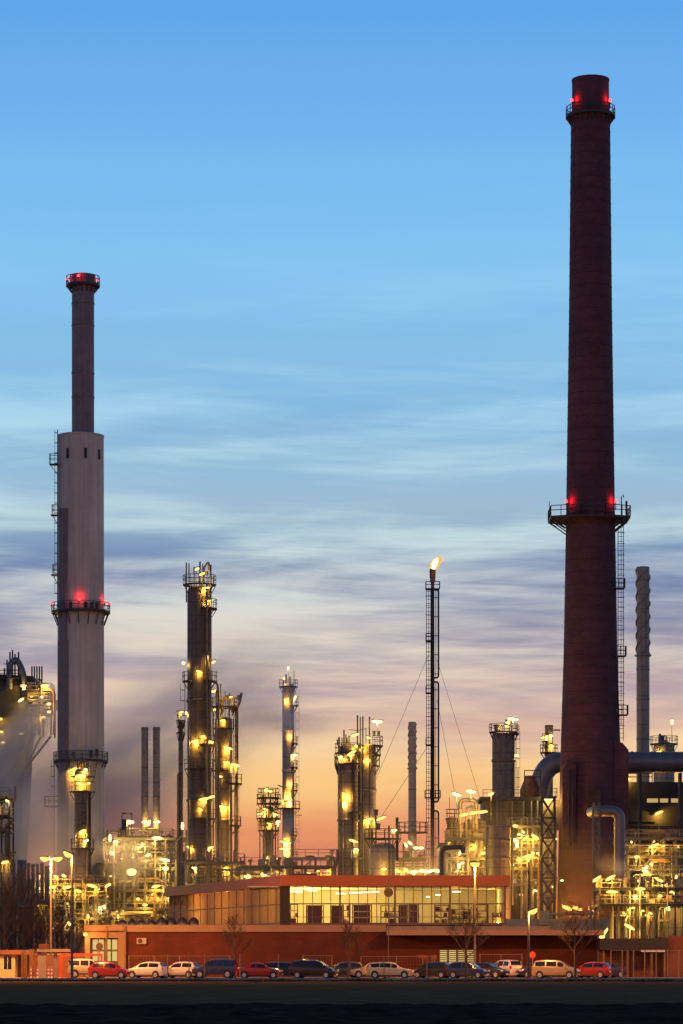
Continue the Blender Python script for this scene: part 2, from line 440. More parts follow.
# ------------------------------------------------------------------ ground
struct(MB().add([(-4000, -200, -.5), (4000, -200, -.5), (4000, 9000, -.5), (-4000, 9000, -.5)], [(0, 1, 2, 3)]).build('ground', M['meadow']), 'dark flat ground reaching to the horizon')
def sheet(x0, x1, y0, y1, nx, ny, zf):
    vs = [(x0+(x1-x0)*i/nx, y0+(y1-y0)*j/ny, zf(x0+(x1-x0)*i/nx, y0+(y1-y0)*j/ny)) for j in range(ny+1) for i in range(nx+1)]
    return MB().add(vs, [(j*(nx+1)+i, j*(nx+1)+i+1, (j+1)*(nx+1)+i+1, (j+1)*(nx+1)+i) for j in range(ny) for i in range(nx)], True)
from mathutils import noise as mn
def zsoil(x, y):
    return -.10 + .05*math.sin(y*2.4 + .6*mn.noise((x*.1, y*.1, 3))) + .16*mn.noise((x*.9, y*.9, 0)) + .10*mn.noise((x*.15, y*.1, 7)) - (.35 if y > 134.5 else 0)
struct(sheet(-30, 30, 20, 135, 240, 260, zsoil).build('field', M['soil']), 'nearly black ploughed field in the foreground')
struct(sheet(-70, 70, 130, 278.5, 100, 100, lambda x, y: -.16 + .05*mn.noise((x*.3, y*.12, 5))).build('meadow', M['meadow']), 'dark grey meadow between field and car park')
struct(MB().bx(-90, 90, 279, 352, -.6, 0).build('car_park', M['asphalt']), 'car park surface lit orange by street lamps')
struct(MB().bx(-90, 90, 278.7, 279, -.6, .13).build('kerb', M['kerbstone']), 'pale kerb along the front of the car park')
struct(MB().bx(-250, 250, 352, 1100, -.6, -.02).build('plant_yard', M['yard']), 'concrete yard under the refinery')
g = MB()
for i in range(9000):
    x = rnd.uniform(-40, 40); y = rnd.uniform(275.6, 278.5); h = rnd.uniform(.08, .26) * (1 + .8*mn.noise((x*.25, 0, 0))); a = rnd.uniform(0, PI)
    dx = .05*math.cos(a); dy = .05*math.sin(a); lx = rnd.uniform(-.15, .15)
    g.add([(x-dx, y-dy, -.2), (x+dx, y+dy, -.2), (x+lx, y, h-.15)], [(0, 1, 2)])
stuff(g.build('verge_grass', M['grass']), 'dark strip of rough grass along the kerb', 'grass')

# ------------------------------------------------------------------ tall concrete stack (left)
def concrete_stack():
    Y = 480; s = Y / F; cx = 80.8
    t = thing('concrete_stack', 'tall pale concrete stack with a narrower dark flue on top, left side', 'stack', (wx(cx, Y), Y, 0))
    z = lambda py: wz(py, Y-3.4)
    r = 23.3 * s
    b = MB(); b.lathe([(r*1.02, 0), (r*1.0, z(700)), (r*.985, z(434)), (r*1.0, z(433.9)), (r*1.0, z(432)), (r*.9, z(431.9)), (0.5, z(431.8))], 48); b.build('shaft', M['concrete'], t)
    fx = 2.2 * s
    f = MB(); rf = 11.2 * s
    prof = [(rf, z(433))]
    for py in (394, 370, 322, 300): prof += [(rf, z(py)), (rf*1.035, z(py-.2)), (rf*1.035, z(py-1.2)), (rf, z(py-1.4))]
    prof += [(rf, z(283)), (rf*1.12, z(282)), (rf*1.12, z(270.5)), (rf*.96, z(270.3)), (rf*.95, z(276))]
    f.lathe(prof, 36, fx, 0); fo = f.build('flue', M['flue'], t)
    def gallery(py, rr, cx_=0, brk=1, posts=20, inner=0):
        d = MB(); d.arc_deck(cx_, 0, z(py), inner, rr, t=.35, n=36)
        for k in range(16):
            a = 2*PI*k/16
            d.bar((cx_+rr*.95*math.cos(a), rr*.95*math.sin(a), z(py)-.3), (cx_+inner*math.cos(a), inner*math.sin(a), z(py)-.3-brk), .16)
        o = d.build('gallery', M['dark'], t)
        MB().arc_rail(cx_, 0, z(py), rr-.06, w=.10, n=40, posts=posts, h=1.25).build('railing', M['dark'], o)
    gallery(280, 17*s, fx, 1.0, 16, rf)
    gallery(609, 29.5*s, 0, 2.0, 24, r)
    gallery(759, 27.5*s, 0, 1.0, 22, r)
    ld = MB()
    a = R(207)
    lx, ly = (r+.25)*math.cos(a), (r+.35)*math.sin(a)
    ld.ladder(lx, ly, z(606), z(428), .55, 'y', -.45, .09)
    ld.build('ladder', M['dark'], t)
    MB().ladder(-r-.45, -.8, 0, z(759), .6, 'y', -.5, .09).build('ladder', M['dark'], t)
    for (py, dx) in ((463, -1.2), (514, -.8), (574, -.7)):
        d = MB(); d.box(lx+dx*.5, ly, z(py), 1.3, 1.6, .12); d.rail([(lx+.1, ly-.8), (lx+dx, ly-.8), (lx+dx, ly+.8), (lx+.1, ly+.8)], z(py), 1.6, .09, .8); d.bar((lx+dx, ly, z(py)), (lx+.2, ly, z(py)-1.8), .1)
        d.build('landing', M['dark'], t)
    d = MB(); d.box(-r-.7, -1.2, z(806), 2.4, 2.2, .15); d.rail([(-r+.4, -2.3), (-r-1.9, -2.3), (-r-1.9, -.1)], z(806), 1.6, .10, .7); d.build('landing', M['dark'], t)
    # dark service duct hugging the shaft
    a0 = R(-122)
    dd = MB()
    for (p0, p1, wd) in ((508, 574, 1.5), (574, 640, 1.4), (640, 890, 1.9)):
        n = 5
        for k in range(n):
            aa = R(-147 + 22 * k / (n - 1))
            pass
        aa = R(-131)
        dd.box((r+.12)*math.cos(aa), (r+.12)*math.sin(aa), (z(p0)+z(p1))/2, .5, wd, z(p0)-z(p1), Matrix.Rotation(aa, 3, 'Z'))
    dd.build('service_duct', M['flue'], t)
    for px in (69.5, 87.5, 100.3):
        u = (px - cx) * s / r; aa = -math.acos(max(-1, min(1, u)))
        MB().box((r)*math.cos(aa), r*math.sin(aa), z(453), .14, .42, 1.6, Matrix.Rotation(aa, 3, 'Z')).build('slot', M['black'], t)
    def beacon(x, y, zz, pw=0):
        b = MB(); b.lathe([(.10, zz-.35), (.16, zz-.1)], 8, x, y); o = b.build('beacon', M['dark'], t)
        MB().lathe([(.16, zz-.1), (.2, zz+.05), (.14, zz+.25), (.02, zz+.32)], 8, x, y).build('beacon_lens', E['red'], o)
        if pw: point(o, (x, y-.02, zz+.62), pw, REDL, .05)
    beacon(1.0*s, -r-.55, z(601), 75); beacon(-29*s, -.4, z(602), 0); beacon(24.6*s, -1.2, z(601), 40); beacon(29*s, -.4, z(602), 0)
    beacon(-1*s, -rf-.75, z(275), 75); beacon(fx+15*s, -.4, z(276.5), 0); beacon(fx-15.5*s, -.6, z(275.5), 30)
    for k, (px, zz) in enumerate(((73, 606), (88, 606), (94, 606), (99, 606), (76, 756), (93, 754), (99, 753))):
        MB().box((px-cx)*s, -r-.4, z(zz), .5, .4, 1.1).build('service_box', M['dark'], t)
    lamp(t, 72, 770, Y-r-1.0, 24, 1.5, 500)
    pr = MB()
    for px in (84, 86.5, 89): pr.cyl(((px-cx)*s, -r-.8, z(760)), ((px-cx)*s, -r-.8, z(772)), .14, n=6)
    pr.build('hanging_pipe', M['dark'], t)
concrete_stack()

# ------------------------------------------------------------------ brick chimney (right)
def brick_chimney():
    Y = 450; s = Y / F; cx = 590.5
    t = thing('brick_chimney', 'tallest dark red brick chimney with two galleries and red beacons', 'chimney', (wx(cx, Y), Y, 0))
    z = lambda py: wz(py, Y-2.8)
    key = [(970, 34.0), (905, 33.2), (800, 31.2), (740, 29.6), (650, 26.8), (500, 24.2), (300, 21.4), (118, 19.6)]
    def rad(py):
        for (a, ra), (b, rb) in zip(key[:-1], key[1:]):
            if a >= py >= b: return s * (ra + (rb-ra)*(a-py)/(a-b))
        return s*19.5
    prof = []
    py = 970
    while py > 118:
        rr = rad(py); prof += [(rr, z(py))]
        py -= 11
    prof += [(19.5*s, z(118)), (21.0*s, z(113)), (21.0*s, z(108)), (18.6*s, z(107.5)), (18.4*s, z(76)), (18.9*s, z(75.8)), (18.9*s, z(74.4)), (17.5*s, z(74.2)), (17.2*s, z(80))]
    MB().lathe(prof, 56).build('shaft', M['brick'], t)
    for py in range(128, 900, 12): MB().lathe([(rad(py)-.02, z(py)), (rad(py)+.035, z(py)+.001), (rad(py-.8)+.035, z(py-.8)), (rad(py-.8)-.02, z(py-.8)+.001)], 40, cap=False).build('iron_hoop', M['hoop'], t)
    def gallery(py, rr, inner, cx_, brk, posts, h=1.3):
        d = MB(); d.arc_deck(0, 0, z(py), inner, inner+.9 if cx_ else rr, t=.35, n=40)
        o = None
        if cx_:
            d = MB(); d.slab([(-41*s, -3.2), (-inner*.5, -inner-1.4), (inner*.5, -inner-1.4), (38*s, -3.2), (38*s, 3.2), (inner*.5, inner+1.4), (-inner*.5, inner+1.4), (-41*s, 3.2)], z(py)-.3, z(py))
            for sg, ex in ((-1, 41*s), (1, 38*s)):
                for yy in (-2.5, 0, 2.5):
                    d.bar((sg*ex*.97, yy, z(py)-.3), (sg*inner*.9, yy, z(py)-brk), .16); d.bar((sg*ex*.8, yy, z(py)-.3), (sg*inner, yy, z(py)-brk*.5), .14)
                    d.bar((sg*ex*.8, yy, z(py)-.9), (sg*ex*.97, yy, z(py)-.3), .14)
            o = d.build('gallery', M['dark'], t)
            rl = MB(); rl.rail([(-41*s, 3.2), (-41*s, -3.2), (-inner*.5, -inner-1.4), (inner*.5, -inner-1.4), (38*s, -3.2), (38*s, 3.2)], z(py), h, .11, 1.3)
            rl.bar((-41*s, 0, z(py)), (-41*s, 0, z(py)+2.6), .1)
            rl.tube([(29*s, -3, z(py)), (29*s, -3, z(py)+2.8), (30.5*s, -3, z(py)+3.2), (31.5*s, -3, z(py)+2.7)], .09, 6)
            rl.bar((34*s, -3, z(py)), (34*s, -3, z(py)+2.2), .3); rl.build('railing', M['dark'], o)
        else:
            for k in range(24):
                a = 2*PI*k/24
                d.bar((rr*.96*math.cos(a), rr*.96*math.sin(a), z(py)-.3), (inner*math.cos(a), inner*math.sin(a), z(py)-brk), .18)
            o = d.build('gallery', M['dark'], t)
            MB().arc_rail(0, 0, z(py), rr-.06, w=.10, n=40, posts=posts, h=h).build('railing', M['dark'], o)
    gallery(110.5, 24.8*s, 19*s, 0, 1.4, 24, 1.2)
    gallery(516, 40*s, 24*s, 1, 2.2, 24, 1.5)
    ld = MB(); lx = 27.3*s
    ld.ladder(lx+.3, -1.5, z(740), z(521), .8, 'x', -.6, .10)
    ld.build('ladder', M['dark'], t)
    for py in (587, 655, 714):
        d = MB(); x0 = rad(py)-.3; d.bx(x0-.6, x0+1.4, -2.4, -.4, z(py)-.12, z(py)); d.rail([(x0-.4, -2.4), (x0+1.4, -2.4), (x0+1.4, -.4)], z(py), 1.35, .1, .7); d.build('landing', M['dark'], t)
    # flue breeches at the foot
    b = MB(); x0 = 22*s; x1 = 36*s
    b.prism([(x0, 0), (x1, 0), (x1, z(750)), (x1-.9, z(743)), (x0, z(741))], -3.2, 2.0); b.build('breech', M['brick'], t)
    b = MB(); b.prism([(-30.5*s, z(842)), (-26*s, z(848)), (-18*s, z(836)), (-17*s, z(765)), (-26*s, z(762)), (-30.5*s, z(772))], -4.9, -2.6); b.build('breech', M['brick'], t)
    for xx in (-24.5, -20.5): MB().cyl((xx*s, -5.1, z(770)), (xx*s, -5.1, z(852)), .12, n=6).build('drain_pipe', M['dark'], t)
    b = MB(); b.bx(-5*s, 7*s, -5.8, -4.0, z(812), z(790)); b.build('service_box', M['soot'], t)
    def beacon(x, y, zz, pw=0, off=(0, 0, 0)):
        b = MB(); b.bar((x, y, zz-1.2), (x, y, zz-.1), .12); o = b.build('beacon', M['dark'], t)
        MB().lathe([(.17, zz-.1), (.22, zz+.05), (.15, zz+.25), (.02, zz+.32)], 8, x, y).build('beacon_lens', E['red'], o)
        if pw: point(o, (x+off[0], y+off[1], zz+off[2]), pw, REDL, .05)
    for sg in (-1, 1):
        beacon(sg*19.0*s, -.9, z(97), 90, (sg*-.40, -1.0, 0)); beacon(sg*24.6*s, -1.0, z(500), 170, (sg*-.45, -1.25, 0))
    # low lamp on the front
    lamp(t, 562, 880.5, Y-6.2, 0, .5, 0, 'hot', .10)
brick_chimney()

# ------------------------------------------------------------------ generic column
def tower(name, label, px, Y, r_px, top, cat='column', m='clad2', cap='dome', plats=(), lamps=(), ladder=None, pipes=(), nozzles=(), bottom=None, group=None, rings=(), skirt=1.0, stubs=()):
    s = Y / F; t = thing(name, label, cat, (wx(px, Y), Y, 0), group)
    z = lambda py: wz(py, Y)
    r = r_px * s; z = lambda py: wz(py, Y-r); zt = z(top); zb = 0 if bottom is None else z(bottom)
    prof = [(r*skirt, zb), (r, zb + (zt-zb)*.25)]
    for py in rings: prof += [(r, z(py)-.2), (r*1.08, z(py)-.18), (r*1.08, z(py)+.18), (r, z(py)+.2)]
    prof = sorted(prof, key=lambda q: q[1])
    if cap == 'dome': prof += [(r, zt-r*.5), (r*.9, zt-r*.22), (r*.6, zt-r*.05), (r*.2, zt)]
    elif cap == 'flat': prof += [(r, zt), (r*.8, zt+.05)]
    elif cap == 'open': prof += [(r, zt-.4), (r*1.07, zt-.38), (r*1.07, zt), (r*.88, zt+.02), (r*.86, zt-1.5)]
    elif cap == 'cone': prof += [(r, zt-r*.6), (r*.15, zt)]
    MB().lathe(prof, 28).build('shell', M[m], t)
    for (py, out, a0, a1) in plats:
        rr = r + out*s
        d = MB(); d.arc_deck(0, 0, z(py), r*.98, rr, a0, a1, .18, 20)
        k = max(2, int(abs(a1-a0)/40))
        for i in range(k+1):
            a = R(a0+(a1-a0)*i/k); d.bar((rr*.97*math.cos(a), rr*.97*math.sin(a), z(py)-.15), (r*math.cos(a), r*math.sin(a), z(py)-1.3), .10)
        o = d.build('platform', M['dark'], t)
        MB().arc_rail(0, 0, z(py), rr-.05, a0, a1, 1.3, .09, 20, max(3, int(abs(a1-a0)*rr/70))).build('railing', M['dark'], o)
    if ladder:
        for (ang, p0, p1) in ladder:
            a = R(ang); rr = r + .35
            MB().ladder(rr*math.cos(a), rr*math.sin(a), z(p0), z(p1), .55, 'x' if abs(math.sin(a)) > .7 else 'y', (-.65 if math.sin(a) < -.7 else (.65 if abs(math.sin(a)) > .7 or math.cos(a) > 0 else -.65)), .075).build('ladder', M['dark'], t)
    for (pts, rp, mm) in pipes:      # polyline in pixels (px,py[,dy]) ; dy = metres in front of the axis
        P = [(wx(q[0], Y) - t.location[0], -(q[2] if len(q) > 2 else r + .35), z(q[1])) for q in pts]
        MB().tube(smooth_path(P, rp*s*2.2), rp*s, 10).build('pipe', M[mm], t)
    for (xx, p0, rp, yy) in stubs:      # upright vents on top
        b = MB(); b.cyl(((xx-px)*s, yy, zt-2.5), ((xx-px)*s, yy, z(p0)), rp*s, n=8); b.build('vent_pipe', M['dark'], t)
    for (xx, py, wd, hh) in nozzles:
        b = MB(); b.cyl(((xx-px)*s, -r*.2, z(py)-hh*s), ((xx-px)*s, -r*.2, z(py)+hh*s), wd*s, n=10); b.lathe([(wd*s*1.3, z(py)+hh*s-.2), (wd*s*1.3, z(py)+hh*s)], 10, (xx-px)*s, -r*.2); b.build('valve', M['mid'], t)
    for q in lamps:
        xx, py, tilt = q[:3]; kw = q[3] if len(q) > 3 else {}
        off = abs(xx - px)*s
        yf = Y - (math.sqrt(max(0, r*r-off*off)) if off < r else 0) - kw.pop('front', .65); kw = dict(kw); kw['power'] = kw.get('power', 330)*(.85 if off < r else .8); kw['near'] = .12
        lamp(t, xx, py, yf, tilt, **kw)
    rt = random.Random(int(px*7))
    for (py, out, a0, a1) in (plats if lamps else ()):     # a deck light over most platforms
        if rt.random() < .75 and py > 600:
            lamp(t, px+rt.uniform(-.8, .9)*r_px, py-rt.uniform(5, 9), Y-r-.45, rt.uniform(-25, 25), rt.uniform(.5, 1.0), 200, rt.choice(('plant', 'plant', 'hot')), .13, near=.1)
    return t

def smooth_path(P, rad, n=5):
    P = [Vector(p) for p in P]; out = [P[0]]
    for i in range(1, len(P)-1):
        a = (P[i-1]-P[i]); b = (P[i+1]-P[i]); d = min(rad, a.length*.48, b.length*.48)
        A = P[i]+a.normalized()*d; B = P[i]+b.normalized()*d
        for k in range(n+1):
            q = k/n; out.append(A*(1-q)**2 + P[i]*2*q*(1-q) + B*q*q)
    out.append(P[-1]); return out

# ------------------------------------------------------------------ the columns
tower('distillation_column', 'tallest dark distillation column with lit platforms, left of the middle', 199.5, 440, 12.2, 584, m='clad3', rings=(700, 800),
      plats=((583, 4.5, 0, 360), (607, 5.5, -80, 40), (680, 5.5, -75, 30), (680, 5, 160, 235), (744, 4, -90, 20), (768, 3.5, 200, 330), (818, 5, 250, 350), (860, 4, 180, 350)),
      lamps=((206, 588, 5, dict(power=420)), (202, 574, 20, dict(power=260, L=.9)), (197, 569, 20, dict(power=120, L=.7)), (207, 660, 80, dict(power=420, L=1.4)), (213.5, 662, 20, dict(power=120, L=.6)), (183.5, 663, 0, dict(power=120, L=.5, kind='hot')),
             (195, 741, 12, dict(power=520)), (210, 742, -5, dict(power=480)), (204, 799, 8, dict(power=620, L=1.7)), (211, 797, 15, dict(power=0)), (190, 848, -28, dict(power=330)), (210, 848, 22, dict(power=330)), (211, 870, 8, dict(power=420, L=1.5)), (217, 863, 20, dict(power=330)), (186, 713, 0, dict(power=80, L=.4, kind='hot'))),
      ladder=((-60, 744, 607), (-75, 860, 768), (185, 715, 683)),
      pipes=(([(207.5, 583, 2.2), (207.5, 900, 2.2)], 1.1, 'clad2'), ([(211, 600, 1.2), (211, 705, 1.2), (213.5, 712, 1.0), (213.5, 900, 1.0)], .8, 'mid'), ([(190, 690, 2.0), (190, 900, 2.0)], .7, 'clad2'),
             ([(204, 583, 0), (204, 566, 0), (208, 560, 0), (210.5, 566, 0), (210.5, 584, 0)], 1.0, 'mid'), ([(211, 680, 2.2), (218, 684, 2.2), (219, 692, 2.2), (219, 900, 2.2)], 1.0, 'clad3')),
      stubs=((186.5, 561, .7, -.3), (188.8, 561, .6, .6), (194, 565, .7, .4), (200, 560, .9, 0), (203, 563, .6, -.8), (211, 563, .6, .2), (196.5, 567, .5, -.9)),
      nozzles=((209.5, 566, 1.4, 2.5), (207, 572, 1.2, 2)))
tower('stripper_column', 'shorter twin of the tallest column, with a looped pipe on its top', 223.5, 446, 8.8, 716, m='clad2', cap='dome', rings=(760, 820),
      plats=((706, 5.0, -180, 180), (728, 3, 200, 330), (783, 10, -70, 15), (825, 9, -60, 20), (770, 3, 200, 300)),
      lamps=((214.5, 691, 10, dict(power=300)), (213, 710, 8, dict(power=260)), (228, 748, -18, dict(power=430, L=1.4)), (235, 765, -12, dict(power=430, L=1.5)), (223.5, 807, -10, dict(power=620, L=1.4)), (227, 870, 60, dict(power=420, L=1.0))),
      ladder=((-20, 783, 706), (10, 900, 783)),
      pipes=(([(222, 712, .2), (222, 700, .2), (228, 695, .2), (233, 700, .2), (233, 712, .2)], 1.9, 'clad3'), ([(236.5, 704, 0), (236.5, 900, 0)], 1.6, 'clad3'), ([(236.5, 708, 0), (239.5, 702, 0), (241.5, 692, 0)], 1.5, 'mid'), ([(217, 690, 1.6), (217, 770, 1.6), (221, 776, 1.7), (221, 880, 1.7)], 1.0, 'clad2'), ([(230, 735, 1.5), (230, 900, 1.5)], .8, 'pale')),
      stubs=((220.5, 683, .7, 0), (229.5, 692, .6, .2), (225, 690, .4, .3)), nozzles=((238.5, 697, 1.3, 2.5),))
tower('riser_vessel', 'slim riser pipe with a boxy head beside the tallest column', 180.8, 434, 2.4, 722, m='clad3', cap='flat', plats=((720, 2.2, 0, 360), (732, 2.0, 0, 360)), lamps=((182.5, 826, 90, dict(power=160, kind='hot', L=1.1)),),
      pipes=(([(180.5, 760, 0), (180.5, 770, .4), (177.8, 775, .4), (177.8, 910, .4)], .8, 'mid'), ([(183, 836, .6), (176, 841, .6), (171, 848, .6), (170.5, 870, .6)], 1.1, 'clad')), nozzles=((179, 716, 1.6, 2),))
tower('vent_column', 'slender pale column half hidden in steam, with a white lamp on top', 288.3, 600, 6.0, 684, m='light', cap='flat', rings=(730, 770, 800),
      plats=((686, 3.5, 0, 360), (705, 4, -60, 30), (743, 3.5, -60, 30), (767, 3.5, -60, 30), (790, 3.5, -60, 30), (808, 6, 180, 370), (835, 3, -60, 30), (858, 4, -60, 30)),
      lamps=((288.2, 668, 90, dict(pole=685, power=150, L=.8, kind='hot')), (294.5, 698.5, 60, dict(power=300, L=1.3, kind='hot')), (294, 755, 0, dict(power=260, L=1.2, kind='hot')), (287, 795, 12, dict(power=500)), (281, 801, 0, dict(power=260, L=.6)), (285.5, 842, -8, dict(power=800, L=2.4)), (285, 848.5, 4, dict(power=800, L=2.4))),
      ladder=((-15, 860, 690),), stubs=((286, 674, .9, 0), (290, 676, .8, .2), (294, 670, .35, 0), (283, 677, .5, .3)), pipes=(([(278, 785, .5), (283, 787, 1.0)], .6, 'mid'), ([(296, 815, .3), (302, 815, .3)], .35, 'mid')))
tower('reflux_column', 'short spiky column with a crowded top deck beside the slender pale column', 268.5, 450, 5.2, 806, m='clad2', cap='dome',
      plats=((803, 7, 0, 360), (797, 5.5, 0, 360), (818, 7, 180, 360), (830, 5.5, 0, 360)), lamps=((268, 791, -8, dict(power=380, L=1.3)), (262, 813.5, 6, dict(power=420, L=1.5)), (274.5, 814, -22, dict(power=330)), (277.5, 822, 10, dict(power=260, L=.8, kind='hot')), (267, 860, 80, dict(power=420, L=1.2)), (274, 857, -30, dict(power=260))),
      stubs=tuple((x, y, .45, yy) for x, y, yy in ((261.5, 791, -.6), (263.5, 788, .4), (266, 792, -.8), (271, 790, .3), (273, 789, -.5), (275, 793, .4), (264.8, 793, .9), (277, 797, 0))),
      pipes=tuple(([(x, 812, yy), (x, 900, yy)], rr, mm) for x, yy, rr, mm in ((260, .6, .6, 'mid'), (263.5, 1.2, .8, 'clad'), (272, 1.2, .9, 'clad'), (275.5, .5, .7, 'dark'), (278, .2, .5, 'pale'))), ladder=((-90, 870, 806),))
tower('fractionating_column', 'thick fractionating column with lit side platforms, left one of a close pair', 348, 430, 10.3, 744, m='clad2', rings=(770, 820),
      plats=((752, 3, 0, 360), (763, 3.5, 170, 330), (765, 3, 150, 200), (812, 3, 270, 350), (858, 3, 250, 350)),
      lamps=((355, 735, 18, dict(power=260)), (351.5, 753, 30, dict(power=420, L=1.5)), (356, 746, 0, dict(power=120, L=.5)), (346, 795, -28, dict(power=560, L=1.3)), (353.5, 841, -18, dict(power=560, L=1.4))),
      ladder=((-50, 858, 763),), stubs=((342, 737, .6, 0), (344, 729, .8, .3), (346, 734, .7, -.5), (339, 736, 1.0, .5), (349, 735, .9, .3)), nozzles=((338.5, 742, 1.5, 3), (347.5, 740, 1.6, 3)),
      pipes=(([(339.3, 750, 1.2), (339.3, 900, 1.2)], .8, 'mid'), ([(353, 760, 1.7), (353, 900, 1.7)], 1.0, 'dark'), ([(343, 775, 1.7), (343, 900, 1.7)], .6, 'pale')))
tower('absorber_column', 'lighter column of the close pair, carrying tall thin vent pipes', 367.5, 433, 8.5, 744, m='clad', cap='flat', rings=(790,),
      plats=((745, 7, -70, 60), (754, 5, -60, 40), (765, 4, -70, 10)), lamps=((377.3, 721.5, -5, dict(pole=746, power=300, L=1.6, kind='hot')), (368.5, 819.5, 12, dict(power=430, L=1.5)), (381, 818.5, 22, dict(power=380, L=1.5))),
      stubs=((357.5, 715, .8, -.6), (360.3, 716, .6, .2), (362.8, 716, .8, -.5), (369.5, 716, .8, 0), (366, 727, .4, .3)), nozzles=((374, 733, 1.4, 2.6), (378.5, 733, 1.4, 2.6)),
      pipes=(([(359, 745, 1.5), (359, 900, 1.5)], 1.3, 'clad3'), ([(362.8, 745, 1.7), (362.8, 900, 1.7)], 1.0, 'mid'), ([(369.5, 745, 1.7), (369.5, 880, 1.7)], .7, 'clad3'), ([(349, 729, 0), (357, 730, 0), (366, 728, 0)], .35, 'mid')))
tower('small_tank', 'squat upright tank with a railed deck, glowing yellow, beside the close pair of columns', 382.5, 420, 13.2, 842, cat='tank', m='clad', cap='dome', plats=((838, 5.5, 0, 360),),
      lamps=((384, 869, 0, dict(power=480, L=.8, front=2.2)),), stubs=((397, 817, 1.6, -.5), (389, 825, .9, 0), (376, 815, .8, .6), (393, 830, .5, .3), (372, 828, .8, 0)), nozzles=((376, 812, 2.0, 3), (378, 826, 2.2, 3)), ladder=((-60, 875, 840),))
def strake_stack(name, label, px, Y, r_px, top, bot_helix, m, turns, nr=3):
    s = Y/F; t = thing(name, label, 'stack', (wx(px, Y), Y, 0)); z = lambda py: wz(py, Y); r = r_px*s
    prof = [(r*1.25, 0), (r*1.1, z(840)), (r, z(800))]
    for py in ((740, 700, 670) if top < 600 else (790, 760)): prof += [(r, z(py)), (r*1.05, z(py)+.03), (r*1.05, z(py)+.25), (r, z(py)+.28)]
    prof += [(r, z(top+2)), (r*.96, z(top)), (r*.8, z(top)), (r*.78, z(top+6))]
    MB().lathe(prof, 28).build('shell', M[m], t)
    z0, z1 = z(bot_helix), z(top+2)
    for k in range(nr):
        n = 70; vs = []; fs = []
        for i in range(n+1):
            a = 2*PI*(turns*i/n + k/nr); zz = z0+(z1-z0)*i/n; c, q = math.cos(a), math.sin(a)
            for rr, dz in ((r*.98, -.08), (r*1.17, -.05), (r*1.17, .05), (r*.98, .08)): vs.append((rr*c, rr*q, zz+dz))
        for i in range(n):
            for j in range(4): fs.append((4*i+j, 4*i+(j+1) % 4, 4*i+4+(j+1) % 4, 4*i+4+j))
        MB().add(vs, fs, False).build('strake', M[m], t)
    d = MB(); d.lathe([(r, z(bot_helix)-.3), (r*1.3, z(bot_helix)-.2), (r*1.3, z(bot_helix)), (r, z(bot_helix)+.1)], 28); d.build('collar', M[m], t)
    return t
t = strake_stack('straked_stack', 'slim stack wrapped with spiral strakes right of the brick chimney', 643, 500, 6.5, 567, 655, 'clad', 2.2)
t = strake_stack('straked_stack', 'thin pale stack with spiral strakes left of the flare', 412.3, 500, 3.9, 722, 768, 'light', 2.0)
for (a, b, ti) in ((406, 845, -60), (410, 843, -40), (416, 848, 0), (421, 848, 0)): lamp(t, a, b, 494, ti, .9, 300, 'hot')
p_ = MB(); p_.arc_deck(0, 0, wz(832, 500), .7, 2.6, t=.2); p_.arc_rail(0, 0, wz(832, 500), 2.5, h=1.6, w=.1); p_.build('platform', M['dark'], t)
tower('surge_column', 'fat grey column with a railed crown and bright lamp, between flare and brick chimney', 503.5, 500, 11.3, 733, m='clad2', cap='flat', rings=(760,),
      plats=((731, 3.2, 0, 360), (733, 4.5, -60, 20)), lamps=((513, 719, -8, dict(pole=732, power=420, L=1.9, kind='hot')), (516.5, 755.5, 0, dict(power=220, L=.8, kind='hot'))),
      ladder=((-25, 800, 731),), nozzles=((497.5, 727, 3.4, 3), (508, 722, 2.4, 3)), stubs=((509, 719, .5, 0), (511.5, 717, .4, .3)), pipes=(([(513.5, 733, 1), (513.5, 800, 1)], .9, 'clad2'), ([(518, 768, 0), (518, 800, 0)], .4, 'mid')))
tower('vent_stack', 'small lit vent stack peeping out just left of the brick chimney', 549, 520, 4.0, 725, cat='stack', m='clad2', cap='open', plats=((752, 5, 0, 360), (741, 3, 160, 260)), lamps=((545, 737, 14, dict(power=420, L=1.5)), (551, 745, 0, dict(power=200, L=.5))), pipes=(([(553, 730, .3), (560, 730, .3)], .9, 'mid'),))
tower('capped_column', 'short lit column with a railed top standing behind the horizontal silver duct', 664, 530, 10.5, 739, m='clad', cap='cone', plats=((743, 3.5, 0, 360),), lamps=((672, 722, 90, dict(pole=744, power=180, L=.9, kind='hot')), (658, 752, 0, dict(power=380, L=.6))), stubs=((660, 733, 1.2, 0), (667, 735, .6, .3)), nozzles=((662, 738, 2.2, 3),))
for px, lb in ((144.8, 'left of two thin plain twin stacks beside the left plume'), (156.5, 'right of two thin plain twin stacks beside the left plume')):
    tower('twin_stack', lb, px, 500, 3.5, 727, cat='stack', m='clad', cap='open', rings=(797,), group='twin thin stacks', lamps=((px+.3, 822, 0, dict(power=420, L=1.2, kind='hot', front=1.6)),))
